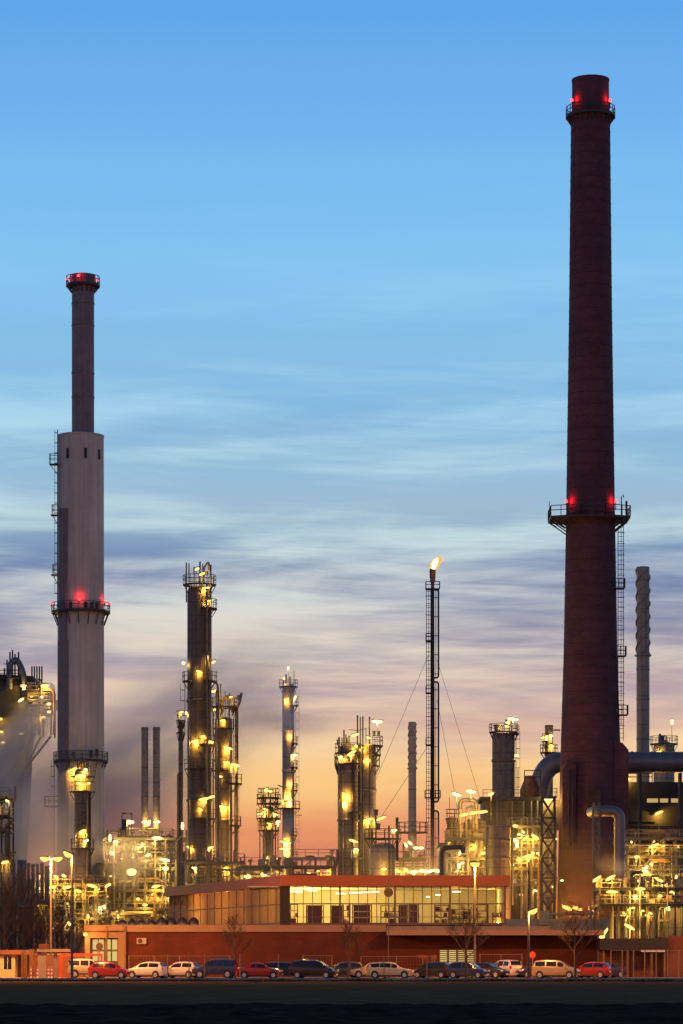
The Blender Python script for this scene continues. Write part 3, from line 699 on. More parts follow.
tower('washer_column', 'yellow lit narrow column standing right before the pale concrete stack', 82.5, 430, 8.0, 768, m='clad2', cap='dome', plats=((776, 5, 180, 370), (791, 5, 180, 370), (848, 4, 170, 380)),
      lamps=((80.5, 776.5, 0, dict(power=420, L=1.5, kind='plant', thick=.3)), (71, 776, 0, dict(power=180, L=.6)), (82.5, 832, 28, dict(power=620, L=1.2, thick=.28)), (79, 783, 0, dict(power=380, L=.9))),
      pipes=(([(76, 790, 1.1), (76, 905, 1.1)], 1.0, 'clad'), ([(90.5, 765, .6), (90.5, 905, .6)], .9, 'dark'), ([(87.5, 800, 1.2), (87.5, 905, 1.2)], .8, 'pale'), ([(78, 768, .4), (78, 761, .4), (83, 758, .4), (88, 762, .4), (88, 772, .4)], 1.0, 'dark')), ladder=((-75, 850, 790),))

# ------------------------------------------------------------------ flare
def flare():
    Y = 520; s = Y/F; t = thing('flare_stack', 'slender guyed flare stack with a burning flame at its tip', 'flare', (wx(432.6, Y), Y, 0)); z = lambda py: wz(py, Y); X = lambda px: (px-432.6)*s
    b = MB(); b.lathe([(2.0*s, 0), (2.0*s, z(700)), (1.7*s, z(590)), (1.7*s, z(583)), (2.6*s, z(582)), (2.6*s, z(571)), (2.9*s, z(569)), (2.4*s, z(569)), (2.2*s, z(573))], 16); b.build('riser', M['dark'], t)
    MB().lathe([(3.0*s, z(578)), (3.1*s, z(570)), (2.7*s, z(569.5))], 16).build('tip', M['soot'], t)
    for i, (a, c) in enumerate(((590, 678), (682, 802), (811, 930))):
        q = MB(); q.tube(smooth_path([(X(433), -.2, z(a)), (X(438.4), -.2, z(a)), (X(438.4), -.2, z(c)), (X(433), -.2, z(c))], .5), .95*s, 8); q.build('side_pipe', M['dark'], t)
        q = MB(); q.tube([(X(435.8), -.4, z(a)), (X(435.8), -.4, z(c))], .45*s, 6)
        for py in range(a+8, c, 19): q.bar((X(433), -.3, z(py)), (X(438.4), -.3, z(py)), .14)
        q.build('side_pipe', M['dark'], t)
    MB().ladder(X(428.5), -.3, 0, z(588), .75, 'x', -.6, .10).build('ladder', M['dark'], t)
    for py, wd in ((589, 7.2), (641, 4), (693, 4), (745, 4), (797.5, 8), (848, 4)):
        x0 = X(433-wd) if wd > 5 else X(426); x1 = X(433+wd*.9) if wd > 5 else X(433)
        d = MB(); d.bx(x0, x1, -1.2, .9, z(py)-.15, z(py)); d.rail([(x0, .9), (x0, -1.2), (x1, -1.2), (x1, .9)], z(py), 1.15, .12, .8); d.build('landing', M['dark'], t)
    # flame
    rows = [(0, 2.0, 0), (.12, 3.2, .2), (.3, 4.3, 1.2), (.5, 4.2, 3.0), (.7, 3.1, 5.0), (.86, 1.8, 7.0), (1, .2, 9)]
    b = MB(); b.tube([(X(432.6+dx), .25*math.sin(q*9), z(570.5-14.5*q)) for q, _, dx in rows], [rad*s*(1+.22*mn.noise((q*9, 1.3, 4))) for q, rad, _ in rows], 14); f = b.build('flame', E['fire'], t)
    b = MB(); b.tube([(X(433+dx), -.85, z(py)) for dx, py in ((-.2, 569.5), (.8, 566), (2.6, 562), (4.8, 558.6))], [1.8*s, 2.8*s, 2.7*s, .4*s], 10); b.build('flame_core', E['firecore'], f)
    b = MB(); b.tube([(X(436.5+dx), .1, z(py)) for dx, py in ((0, 563), (2.6, 560.5), (5, 560), (7.5, 559))], [1.2*s, 1.7*s, 1.1*s, .15*s], 10); b.build('flame_tongue', E['fire'], f)
    point(f, (X(436), -3.0, z(561)), 900, (1, .4, .1), .4)
    for (ax, ay, bx_, by, dy) in ((428.5, 655, 367, 800, 6), (437, 660, 490, 825, 6), (437, 700, 458, 800, 9), (428.5, 745, 372, 830, 8)):
        MB().cyl((X(ax), 0, z(ay)), (X(bx_)+(X(bx_)-X(ax))*.3, dy, z(by)+(z(by)-z(ay))*.3), .04, n=4).build('guy_wire', M['dark'], t)
flare()

# ------------------------------------------------------------------ big ducts
def silver_duct():
    Y = 472; t = thing('silver_duct', 'fat shiny silver duct running level behind the brick chimney', 'duct', (wx(600, Y), Y, 0)); s = Y/F; z = lambda py: wz(py, Y); X = lambda px: (px-600)*s
    P = smooth_path([(X(720), 0, z(762)), (X(548), 0, z(762)), (X(537), 0, z(792)), (X(537), 0, z(830))], 5.0, 8)
    MB().tube(P, 10.2*s, 28).build('duct_run', M['silver'], t)
    for px in (563, 632, 641.5, 652, 663, 674):
        MB().cyl((X(px)-.12, 0, z(762)), (X(px)+.12, 0, z(762)), 10.8*s, n=28).build('flange', M['silver'], t)
    for px in (640, 680): 
        b = MB(); b.bar((X(px), -.8, 0), (X(px), -.8, z(773)), .4); b.bar((X(px), .8, 0), (X(px), .8, z(773)), .4); b.build('support', M['dark'], t)
silver_duct()
def bent_duct():
    Y = 425; t = thing('bent_duct', 'silver duct leaving the brick chimney foot and bending straight down', 'duct', (wx(610, Y), Y, 0)); s = Y/F; z = lambda py: wz(py, Y); X = lambda px: (px-610)*s
    MB().tube(smooth_path([(X(594), 4.0, z(811)), (X(600), 0, z(811)), (X(619.5), 0, z(811)), (X(619.5), 0, z(905))], 1.6, 6), 5.6*s, 20).build('duct_run', M['silver'], t)
    for py in (824, 832, 843, 856, 868, 880, 892): MB().cyl((X(619.5), 0, z(py)-.1), (X(619.5), 0, z(py)+.1), 6.1*s, n=20).build('flange', M['silver'], t)
    b = MB()
    for px in (593, 599): b.bar((X(px), -1.2, 0), (X(px), -1.2, z(803)), .16); b.bar((X(px), .4, 0), (X(px), .4, z(803)), .16)
    for i in range(8):
        a = z(803+i*14); c = z(817+i*14); b.bar((X(593), -1.2, a), (X(599), -1.2, c), .1); b.bar((X(593), -1.2, c), (X(599), -1.2, c), .1)
    b.build('support', M['mid'], t)
bent_duct()

# ------------------------------------------------------------------ process frames: steel structure, decks, pipes, vessels, lamps
PIPEM = ['clad', 'clad2', 'clad3', 'grey', 'mid', 'rust', 'pale', 'blue_grey', 'dark', 'mid', 'dark', 'clad3']
def process_frame(name, label, x0, x1, Y, depth, levels, bays, lamps=(), seed=1, pipes=10, runs=10, vessels=3, cat='pipe frame', m='mid', base=None, brace=True, extra=.17):
    rn = random.Random(seed); s = Y/F; cx = (x0+x1)/2
    t = thing(name, label, cat, (wx(cx, Y), Y, 0)); X = lambda px: (px-cx)*s; z = lambda py: wz(py, Y)
    L = sorted([z(q) for q in levels]); top = L[-1]; zb = 0 if base is None else z(base)
    xs = [X(x0+(x1-x0)*i/bays) for i in range(bays+1)]
    b = MB()
    for x in xs:
        for y in (0, depth): b.bar((x, y, zb), (x, y, top), .26)
    for q in L:
        for y in (0, depth): b.box((xs[0]+xs[-1])/2, y, q-.16, xs[-1]-xs[0]+.3, .22, .32)
        for x in xs: b.box(x, depth/2, q-.16, .2, depth, .25)
    if brace:
        zz = [zb]+L
        for i in range(bays):
            if rn.random() < .6:
                j = rn.randrange(len(zz)-1); b.bar((xs[i], -.02, zz[j]), (xs[i+1], -.02, zz[j+1]), .12)
                if rn.random() < .5: b.bar((xs[i+1], -.02, zz[j]), (xs[i], -.02, zz[j+1]), .12)
    b.build('steel_frame', M[m], t)
    for q in L:
        d = MB(); d.bx(xs[0], xs[-1], -.3, depth+.2, q+.003, q+.09); o = d.build('deck', M['mid'], t)
        r_ = MB(); r_.rail([(xs[0], depth), (xs[0], -.28), (xs[-1], -.28), (xs[-1], depth)], q+.09, 1.1, .07, 1.5); r_.build('railing', M['grey'], o)
    zz = [zb]+L
    for i in range(int(runs*1.6)):        # level pipe runs, with drops at the ends
        j = rn.randrange(len(L)); zc = L[j]-rn.uniform(.6, 2.2); y = rn.uniform(-.6, depth*.6); r = rn.choice((rn.uniform(.05, .12), rn.uniform(.05, .12), rn.uniform(.12, .3)))
        a = rn.uniform(xs[0]-.6, xs[-1]*.2); c = rn.uniform(a+2, xs[-1]+.8)
        pts = [(a, y, zc), (c, y, zc)]
        if rn.random() < .5: pts = [(a, y, zc-rn.uniform(1, 4))]+pts
        if rn.random() < .5: pts = pts+[(c, y, zc+rn.uniform(-4, 2.5))]
        MB().tube(smooth_path(pts, r*3, 3), r, 8).build('pipe', M[rn.choice(PIPEM)], t)
    for i in range(int(pipes*1.7)):       # upright pipes
        x = rn.uniform(xs[0], xs[-1]); y = rn.uniform(-.7, depth*.5); r = rn.choice((rn.uniform(.05, .10), rn.uniform(.06, .12), rn.uniform(.12, .28))); j = rn.randrange(len(L)); h0 = zz[max(0, j-1)]; h1 = L[j]+rn.uniform(-.5, 2.2)
        pts = [(x, y, h0), (x, y, h1)]
        if rn.random() < .5: pts += [(x+rn.choice((-1, 1))*rn.uniform(.6, 1.6), y, h1)]
        MB().tube(smooth_path(pts, r*3, 3), r, 8).build('pipe', M[rn.choice(PIPEM)], t)
    for i in range(vessels):
        j = rn.randrange(len(L)); x = rn.uniform(xs[0]+1, xs[-1]-1); y = rn.uniform(.6, max(.8, depth-1)); r = rn.uniform(.5, .95); zc = zz[j]
        mm = M[rn.choice(['clad', 'clad2', 'grey', 'clad3', 'pale'])]
        if rn.random() < .5:
            h = rn.uniform(2, 3.6); MB().lathe([(r*.8, zc+.1), (r, zc+.5), (r, zc+h-.4), (r*.7, zc+h-.1), (r*.15, zc+h)], 18, x, y).build('vessel', mm, t)
        else:
            l = rn.uniform(1.6, 3); zc += r+.5; c = Vector((x, y, zc)); b = MB(); b.cyl(c-Vector((l, 0, 0)), c+Vector((l, 0, 0)), r, n=18)
            b.cyl(c+Vector((l, 0, 0)), c+Vector((l+.4, 0, 0)), r, r*.5, 18); b.cyl(c-Vector((l, 0, 0)), c-Vector((l+.4, 0, 0)), r, r*.5, 18)
            b.box(x-l*.6, y, zc-r-.2, .3, r*1.4, .8); b.box(x+l*.6, y, zc-r-.2, .3, r*1.4, .8); b.build('vessel', mm, t)
    for i in range(int((x1-x0)*.3)):     # small valves and boxes on the decks
        q = rn.choice(L); x = rn.uniform(xs[0], xs[-1]); y = rn.uniform(-.2, depth*.6); h = rn.uniform(.5, 1.5); v = MB(); mm = M[rn.choice(['grey', 'clad2', 'pale', 'rust'])]
        if rn.random() < .5: v.box(x, y, q+.09+h/2, rn.uniform(.3, .9), .4, h).build('junction_box', mm, t)
        else: v.cyl((x, y, q+.09), (x, y, q+.09+h), .12, n=8); v.cyl((x-.3, y, q+h-.1), (x+.3, y, q+h-.1), .18, n=8); v.build('valve', mm, t)
    for q in lamps:
        xx, py, ti = q[:3]; kw = dict(q[3]) if len(q) > 3 else {}
        lamp(t, xx, py, Y-kw.pop('front', .9), ti, pf=.9, **kw)
    for i in range(int((x1-x0)*extra)):      # small deck lights added at random to spread more light between the pipes
        q = rn.choice(L); lamp(t, rn.uniform(x0+1, x1-1), HY-(q-rn.uniform(.4, 1.6)-EYE)/s, Y+rn.uniform(-.8, depth*.3), rn.uniform(-30, 30), rn.uniform(.3, .7), rn.choice((70, 120, 180)), rn.choice(('plant', 'hot')), .10)
    return t
P_ = lambda p, **k: dict(power=p, **k)
process_frame('process_unit', 'steaming process unit crowded with lit pipework left of the tallest column', 104, 186, 455, 9, (838, 868, 890, 908, 925), 8,
   lamps=((110, 838, 90, P_(380, L=1.2, kind='hot')), (116, 842, 0, P_(260, L=.8, kind='hot')), (112, 853, 0, P_(420, L=.8, kind='hot')), (131.5, 872, 0, P_(900, L=1.5, kind='hot', thick=.4)), (157, 838, 0, P_(600, L=1.6, kind='hot')), (148, 855, 30, P_(380, L=.9, kind='hot')), (165, 860, -8, P_(720, L=2.0, kind='hot')), (165.5, 868.5, 0, P_(420, L=.9, kind='hot')), (156, 886.5, 10, P_(520, L=1.4)), (138, 899, 0, P_(160, L=.6)), (118, 916.5, 90, P_(300, L=.7)), (164, 890, 80, P_(220, L=.8)), (145, 905, 0, P_(260, L=.8))), seed=4, pipes=18, runs=18, vessels=7)
process_frame('pipe_rack', 'low pipe rack with lamps before the pale concrete stack', 34, 106, 425, 7, (884, 900, 918), 7,
   lamps=((40, 876, 12, P_(330, L=1.1)), (56, 877, -30, P_(330, L=.8)), (64, 876, -20, P_(330, L=.7)), (51.5, 887.5, 8, P_(420, L=1.3)), (67, 887.5, 10, P_(420, L=1.3)), (78, 891, -14, P_(330, L=1.0)), (92, 886, -14, P_(520, L=1.6)), (108, 885.5, 26, P_(260, L=1.0)), (88, 916.5, 90, P_(330, L=.7)), (38, 905.5, 38, P_(160, L=.7))), seed=9, pipes=14, runs=16, vessels=4)
process_frame('pump_house_frame', 'small railed roof unit with a boxy hood at the foot of the twin stacks', 118, 172, 470, 6, (836, 850), 4, lamps=((129, 822, -4, P_(520, L=1.7, kind='hot', thick=.25)), (149, 823, 80, P_(420, L=1.0, kind='hot'))), seed=21, pipes=6, runs=4, vessels=2, m='dark')
def hood():
    Y = 468; t = thing('exhaust_hood', 'dark boxy exhaust hood with a flat lid left of the twin stacks', 'hood', (wx(124, Y), Y, wz(836, Y)+.1)); s = Y/F
    MB().bx(-2.6*s, 2.6*s, 0, 2, 0, 16*s).build('body', M['dark'], t)
    MB().bx(-2.2*s, 8*s, -.2, 2.2, 21.6*s, 22.6*s).build('lid', M['dark'], t)
    b = MB(); b.bar((-2*s, 0, 0), (-2*s, 0, 22*s), .12); b.bar((7.8*s, 0, 0), (7.8*s, 0, 22*s), .12); b.build('support', M['dark'], t)
hood()
process_frame('column_foot_frame', 'dense pipe frame around the feet of the tallest column', 184, 244, 434, 5, (862, 884, 905), 5, lamps=((247, 876, 0, P_(200, L=.5)),), seed=5, pipes=16, runs=14, vessels=3)
process_frame('exchanger_frame', 'heat exchanger frame behind the glass hall roof beside the yellow tank', 330, 425, 436, 7, (858, 876, 895), 8,
   lamps=((398, 871, -30, P_(420, L=.9)), (406, 870, -30, P_(360, L=.8)), (414, 872, 6, P_(520, L=1.3, kind='hot')), (423, 871, 0, P_(520, L=1.2, kind='hot')), (438, 871, -10, P_(620, L=1.6, kind='hot')), (429, 871.5, 10, P_(380, L=1.2, kind='hot')), (391, 871, 0, P_(200, L=.4))), seed=6, pipes=18, runs=12, vessels=5)
process_frame('valve_frame', 'low pipework deck behind the angled wall of the glass hall', 240, 332, 428, 5, (866, 880), 7, lamps=((249, 877, 0, P_(160, L=.5)), (262, 874, 0, P_(120, L=.4))), seed=7, pipes=8, runs=10, vessels=4, m='dark')
process_frame('compressor_frame', 'lamp crowned pipe cluster with an inverted U pipe right of the flare', 447, 489, 440, 6, (838, 858, 880), 4,
   lamps=((456.5, 794.5, -14, P_(520, pole=838, L=1.4, kind='hot')), (471, 791.5, -10, P_(520, pole=838, L=1.5, kind='hot')), (491, 794, 16, P_(300, pole=838, L=.9)), (464, 815, 14, P_(520, L=1.3)), (474, 813, 10, P_(520, L=1.4)), (483, 812, 6, P_(520, L=1.4)), (484.5, 853, 12, P_(520, L=1.5)), (460, 853, 60, P_(300, L=.8, kind='hot')), (459, 866, 90, P_(300, L=.8, kind='hot'))), seed=8, pipes=14, runs=8, vessels=4)
tower('loop_column', 'slim column carrying the inverted U pipe, right of the flare', 452.5, 444, 4.6, 816, m='clad2', plats=((818, 2.5, 0, 360), (828, 2, 0, 360)), stubs=((449.5, 797, .3, 0),), pipes=(([(460, 880, .6), (460, 800, .6), (476, 800, .6), (476, 830, .6)], 2.2, 'clad'), ([(466, 870, 1.2), (466, 808, 1.2), (473, 806, 1.2), (473, 830, 1.2)], 1.2, 'clad2')), ladder=((-60, 880, 820),))
tower('lit_drum', 'broad drum under three bright lamps right of the flare', 475, 446, 11.5, 818, cat='drum', m='clad2', cap='dome', plats=((832, 2.5, 0, 360),), nozzles=((468, 828, 2.5, 4), (478, 826, 2.5, 4)))
def u_pipe():
    Y = 416; t = tag(MB().tube(smooth_path([(wx(441.5, Y), Y, 0), (wx(441.5, Y), Y, wz(848, Y)), (wx(463, Y), Y, wz(847, Y)), (wx(463, Y), Y, wz(853, Y))], .9, 5), .33, 12).build('bent_pipe', M['clad3']), 'brown bent pipe rising behind the hall roof right of the flare foot', 'pipe')
u_pipe()
def process_building():
    Y = 452; s = Y/F; t = thing('process_building', 'tall grey process building block left of the brick chimney', 'building', (wx(523, Y), Y, 0)); X = lambda px: (px-523)*s; z = lambda py: wz(py, Y)
    MB().bx(X(483), X(562), 0, 9, z(828), z(800)).build('upper_block', M['clad3'], t)
    MB().bx(X(480), X(545), -.8, 9.5, z(801)+.01, z(797)).build('roof_slab', M['dark'], t)
    MB().bx(X(488), X(545), 2, 9, 0, z(829)).build('lower_block', M['blue_grey'], t)
    b = MB()
    for px in (497, 512, 523, 531, 537, 541): b.cyl((X(px), -.3, z(826)), (X(px), -.3, z(800)), .18, n=8)
    b.build('wall_pipe', M['mid'], t)
    MB().bx(X(508), X(520), -.5, 1.9, 0, z(893)).build('side_wall', M['clad2'], t)
    b = MB(); b.bx(X(513), X(539), 1.6, 1.98, z(886), z(878)); b.build('window', E['window'], t)
    b = MB(); 
    for px in (519.5, 526, 532.5): b.bx(X(px)-.09, X(px)+.09, 1.45, 1.6, z(886), z(878))
    b.build('window_bar', M['dark'], t)
    r_ = MB(); r_.rail([(X(483), 0), (X(545), 0)], z(797), 1.1, .08); r_.build('railing', M['mid'], t)
    b = MB(); b.rail([(X(524), -1), (X(540), -1)], z(780), .5, .1); 
    for px in (524, 540): b.bar((X(px), -1, z(797)), (X(px), -1, z(771)), .14)
    b.bar((X(524), -1, z(771)), (X(540), -1, z(771)), .14); b.build('hoist_frame', M['dark'], t)
    MB().lathe([(1.5, z(797)), (1.5, z(788)), (.9, z(779)), (.9, z(775))], 16, X(531), 2).build('hopper', M['rust'], t)
    lamp(t, 550, 798.5, Y-1.0, 8, 1.8, 700, 'hot')
process_building()
tower('grey_silo', 'grey panelled silo with a frame around it standing behind the hall roof', 498.5, 436, 11.8, 826, cat='silo', m='clad2', cap='flat', rings=(840, 858),
      pipes=(([(486, 905, .6), (486, 826, .6), (512, 826, .6), (512, 905, .6)], 1.1, 'grey'), ([(499, 838, 2.0), (499, 880, 2.0)], .35, 'dark')))
process_frame('lamp_frame', 'steel frame full of lamps between the grey silo and the brick chimney', 510, 556, 442, 7, (826, 848, 868, 884), 4,
   lamps=((515.5, 826, 0, P_(300, L=.8)), (513.5, 840, 0, P_(420, L=1.0, kind='hot')), (525.5, 838.5, 40, P_(460, L=1.2)), (535, 837, -30, P_(460, L=1.2)), (528, 856.5, 12, P_(560, L=1.9)), (519, 860, 10, P_(260, L=.8)), (533, 853, 0, P_(200, L=.6)), (555, 839, 0, P_(260, L=.6)), (512.5, 865, 0, P_(160, L=.5)), (517, 844, 90, P_(200, L=1.2, kind='hot'))), seed=14, pipes=16, runs=10, vessels=3)
def pylon():
    Y = 428; s = Y/F; t = thing('lattice_tower', 'square steel lattice tower at the left foot of the brick chimney', 'tower', (wx(548, Y), Y, 0)); z = lambda py: wz(py, Y); a = 6.5*s
    b = MB(); zs = [0]+[z(py) for py in range(918, 795, -20)]
    C = [(-a, -a), (a, -a), (a, a), (-a, a)]
    for x, y in C: b.bar((x, y, 0), (x, y, zs[-1]), .24)
    for k in range(len(zs)-1):
        for i in range(4):
            p, q = C[i], C[(i+1) % 4]
            b.bar((*p, zs[k]), (*q, zs[k+1]), .15); b.bar((*q, zs[k]), (*p, zs[k+1]), .15); b.bar((*p, zs[k+1]), (*q, zs[k+1]), .17)
    b.build('lattice', M['dark'], t)
    d = MB(); d.bx(-a*1.3, a*1.3, -a*1.3, a*1.3, zs[-1], zs[-1]+.15); o = d.build('platform', M['mid'], t); MB().rail([(-a*1.3, -a*1.3), (a*1.3, -a*1.3), (a*1.3, a*1.3)], zs[-1]+.15).build('railing', M['mid'], o)
pylon()

# right side
def boiler_house():
    Y = 492; s = Y/F; t = thing('boiler_house', 'black boiler house with a lit window strip right of the brick chimney', 'building', (wx(660, Y), Y, 0)); X = lambda px: (px-660)*s; z = lambda py: wz(py, Y)
    MB().bx(X(622), X(720), 0, 14, z(826), z(782)).build('upper_block', M['black'], t)
    MB().bx(X(622), X(720), .6, 13, 0, z(826)-.02).build('lower_block', M['clad3'], t)
    MB().bx(X(624), X(655), -.4, 1, z(822), z(803)).build('side_hood', M['black'], t)
    for a, c in ((647, 658), (660, 668), (671, 680)):
        MB().bx(X(a), X(c), -.06, .01, z(802.5), z(798.5)).build('window', E['window'], t)
    MB().bx(X(640), X(700), -1.2, .55, z(838), z(832)).build('gutter_beam', M['rust'], t)
    b = MB()
    for px in (634, 647, 665, 677): b.cyl((X(px), -.2, z(832)), (X(px), -.2, z(860)), .3, n=8)
    b.build('wall_pipe', M['mid'], t)
    lamp(t, 659, 813, Y-1.2, 24, 1.5, 700)
    b = MB(); b.rail([(X(628), -.3), (X(652), -.3)], z(782), 1.5, .14, 2.5); b.bar((X(628), -.3, z(773)), (X(652), -.3, z(773)), .3); b.build('roof_rack', M['dark'], t)
    lamp(t, 628, 779, Y-.8, 0, 1.0, 300)
boiler_house()
process_frame('treatment_frame', 'crowded lit pipe deck right of the brick chimney foot', 628, 700, 438, 7, (838, 856, 874, 894), 6,
   lamps=((653.5, 846, 22, P_(620, L=1.6)), (645, 869, 50, P_(560, L=1.2, kind='hot')), (646.5, 872.5, -32, P_(560, L=1.6)), (659, 880, -28, P_(560, L=1.6)), (633, 878, 40, P_(420, L=.9)), (664, 885, 0, P_(200, L=.6)), (651, 864, 0, P_(100, L=.4)), (676, 878, 80, P_(420, L=1.0)), (637, 857, 0, P_(300, L=.8))), seed=17, pipes=16, runs=14, vessels=4)
process_frame('tank_deck', 'dark steel deck spanning above the two round tanks at the right edge', 600, 694, 402, 8, (888, 904), 5,
   lamps=((597, 879, 36, P_(620, L=1.4)), (610.5, 878, 30, P_(620, L=1.5)), (629.5, 927, -30, P_(620, L=1.6)), (606, 931, 60, P_(420, L=.9)), (602, 937, 0, P_(420, L=.8)), (612, 892, 0, P_(420, L=1.6)), (640, 889, 0, P_(420, L=1.4)), (660, 896, 0, P_(220, L=.6))), seed=19, pipes=14, runs=10, vessels=3, m='dark')
tower('round_tank', 'broad dark round tank under the deck at right, a lamp glinting on its side', 634, 408, 17, 910, cat='tank', m='clad3', cap='flat')
tower('round_tank', 'pale ribbed round tank cut by the right edge', 672, 408, 19, 908, cat='tank', m='clad2', cap='flat', pipes=(([(654, 907, 2.6), (654, 950, 2.6)], 1.0, 'pale'),))
def retaining():
    Y = 424; t = thing('retaining_wall', 'grey concrete wall carrying a yellow lit pipe before the brick chimney foot', 'wall', (wx(575, Y), Y, 0)); s = Y/F; X = lambda px: (px-575)*s; z = lambda py: wz(py, Y)
    MB().bx(X(505), X(612), 0, 1.0, 0, z(919)).build('wall_slab', M['plaster'], t)
    MB().tube([(X(541), -.4, z(914)), (X(594), -.4, z(914))], .22, 8).build('pipe', M['pale'], t)
    MB().bx(X(539), X(549), -1, .0, z(925), z(911)).build('valve_box', M['pale'], t)
    MB().cyl((X(590), -.4, z(922)), (X(590), -.4, z(906)), .25, n=8).build('valve', M['pale'], t)
    lamp(t, 567, 908.5, Y+8, -22, 1.5, 3200, 'sodium'); lamp(t, 577.5, 909, Y+8, -16, 1.5, 3200, 'sodium')
retaining()

def back_hall(name, label, x0, x1, Y, top, m, seed, roof=None):
    rn = random.Random(seed); s = Y/F; cx = (x0+x1)/2; t = thing(name, label, 'building', (wx(cx, Y), Y, 0)); X = lambda px: (px-cx)*s; z = lambda py: wz(py, Y)
    MB().bx(X(x0), X(x1), 0, 12, 0, z(top)).build('wall', M[m], t)
    MB().bx(X(x0)-.3, X(x1)+.3, -.3, 12.3, z(top)+.003, z(top)+.5).build('roof', M['dark'], t)
    x = x0+3
    while x < x1-3:
        r = rn.uniform(.12, .3); h = rn.uniform(.5, 1)
        MB().tube(smooth_path([(X(x), -.5, 0), (X(x), -.5, z(top)*h), (X(x), .2, z(top)*h)], .5, 3), r, 8).build('wall_pipe', M[rn.choice(PIPEM)], t); x += rn.uniform(2.5, 6)
    for k in range(3):
        q = rn.uniform(.2, .9)*z(top); MB().tube([(X(x0), -.9, q), (X(x1), -.9, q)], .2, 8).build('wall_pipe', M[rn.choice(PIPEM)], t)
    return t
back_hall('pump_hall', 'long low brown pump hall behind the steaming process unit', 98, 190, 472, 866, 'clad3', 31)
back_hall('switch_hall', 'low brown hall behind the bare trees at the left', -30, 100, 470, 882, 'clad3', 32)
back_hall('turbine_hall', 'dark hall behind the crowded lit pipe deck at the right', 625, 720, 470, 846, 'clad3', 33)
back_hall('control_hall', 'low hall behind the lamp crowned pipe cluster right of the flare', 440, 492, 470, 846, 'clad3', 34)
# far left plant
def left_plant():
    Y = 520; s = Y/F; t = thing('reactor_building', 'dark hulking reactor block with a hooked duct on top at the left edge', 'building', (wx(10, Y), Y, 0)); X = lambda px: (px-10)*s; z = lambda py: wz(py, Y)
    MB().prism([(X(-40), 0), (X(14), 0), (X(26), z(740)), (X(35), z(690)), (X(33), z(676)), (X(-40), z(672))], 0, 12).build('reactor_block', M['dark'], t)
    MB().tube(smooth_path([(X(10), -1, z(690)), (X(10), -1, z(665)), (X(17), -1, z(659)), (X(24), -1, z(672)), (X(25.5), -1, z(692))], 2.0, 6), 3.0*s, 16).build('hooked_duct', M['blue_grey'], t)
    b = MB()
    for px, a in ((7, 660), (10, 652), (12.5, 650), (15, 654), (4.5, 668), (18.5, 652)): b.cyl((X(px), 0, z(685)), (X(px), 0, z(a)), .14, n=6)
    for py in (664, 670, 677): b.bar((X(3), 0, z(py)), (X(22), 0, z(py)), .12)
    b.build('vent_pipe', M['dark'], t)
    d = MB(); d.bx(X(-30), X(20), -1.5, 0, z(678)-.2, z(678)); o = d.build('platform', M['dark'], t); MB().rail([(X(-30), -1.5), (X(20), -1.5), (X(20), 0)], z(678), 1.2, .12).build('railing', M['dark'], o)
    lamp(t, 23.5, 686, Y-1.4, 5, 1.1, 420); lamp(t, 21, 700, Y-1.4, 30, 1.2, 220, 'hot'); lamp(t, 3, 742.5, Y-1.2, 0, .7, 220); lamp(t, 1.5, 732, Y-1.2, 0, .6, 220); lamp(t, .5, 719, Y-1.2, 0, .7, 220); lamp(t, 21, 734, Y-2.2, 0, .9, 380)
left_plant()
t = process_frame('vent_deck', 'railed top deck with five short vent pipes left of the concrete stack', 27, 51, 512, 7, (690, 700, 712), 2, lamps=((44.5, 686, 0, P_(1300, L=1.3, kind='plant', thick=.3)), (49, 704, 0, P_(200, L=.8, kind='hot')), (49, 712, 0, P_(120, L=.7, kind='hot')), (42, 697, 0, P_(120, L=.5, kind='hot'))), seed=23, pipes=6, runs=5, vessels=2, m='dark', brace=True, base=735)
s_ = 512/F
b = MB()
for i, px in enumerate((31, 33.5, 36, 38.5, 41)): b.cyl(((px-39)*s_, 1.5, wz(700, 512)), ((px-39)*s_, 1.5, wz(665.5, 512)), .13, n=6)
b.build('vent_pipe', M['dark'], t)
b = MB()
for px in (29, 39, 49): b.bar(((px-39)*s_, 3, wz(735, 512)), ((20-39)*s_, 9, wz(765, 512)), .3)
b.build('bracket', M['dark'], t)
MB().tube(smooth_path([((44-39)*s_, -.5, wz(690, 512)), ((54.3-39)*s_, -.5, wz(690, 512)), ((54.3-39)*s_, -.5, wz(735, 512))], 1.2, 5), 1.3*s_, 10).build('downcomer', M['rust'], t)
process_frame('edge_frame', 'dark railed decks cut by the left edge below the steam', -14, 9.5, 432, 5, (796, 815, 830, 862), 2, lamps=((5, 862.5, 15, P_(420, L=1.2)),), seed=25, pipes=5, runs=4, vessels=1, m='dark')
for i, (px, r_, top, lb) in enumerate(((14, 1.6, 863, 'thin'), (19.5, 2.2, 860, 'broad'), (24, 2.4, 860, 'broad'), (28.5, 1.6, 863, 'thin'), (33, 1.8, 864, 'thin'), (37.5, 1.5, 864, 'thin'), (42, 1.8, 863, 'thin'), (47, 2.4, 866, 'broad'))):
    t = tower('exhaust_stub', ['first', 'second', 'third', 'fourth', 'fifth', 'sixth', 'seventh', 'eighth'][i] + f' from the left in the row of short {lb} exhaust stubs above the bare trees', px, 410, r_, top, cat='exhaust stub', m='mid', cap='open', bottom=905, group='short exhaust stubs at the left')
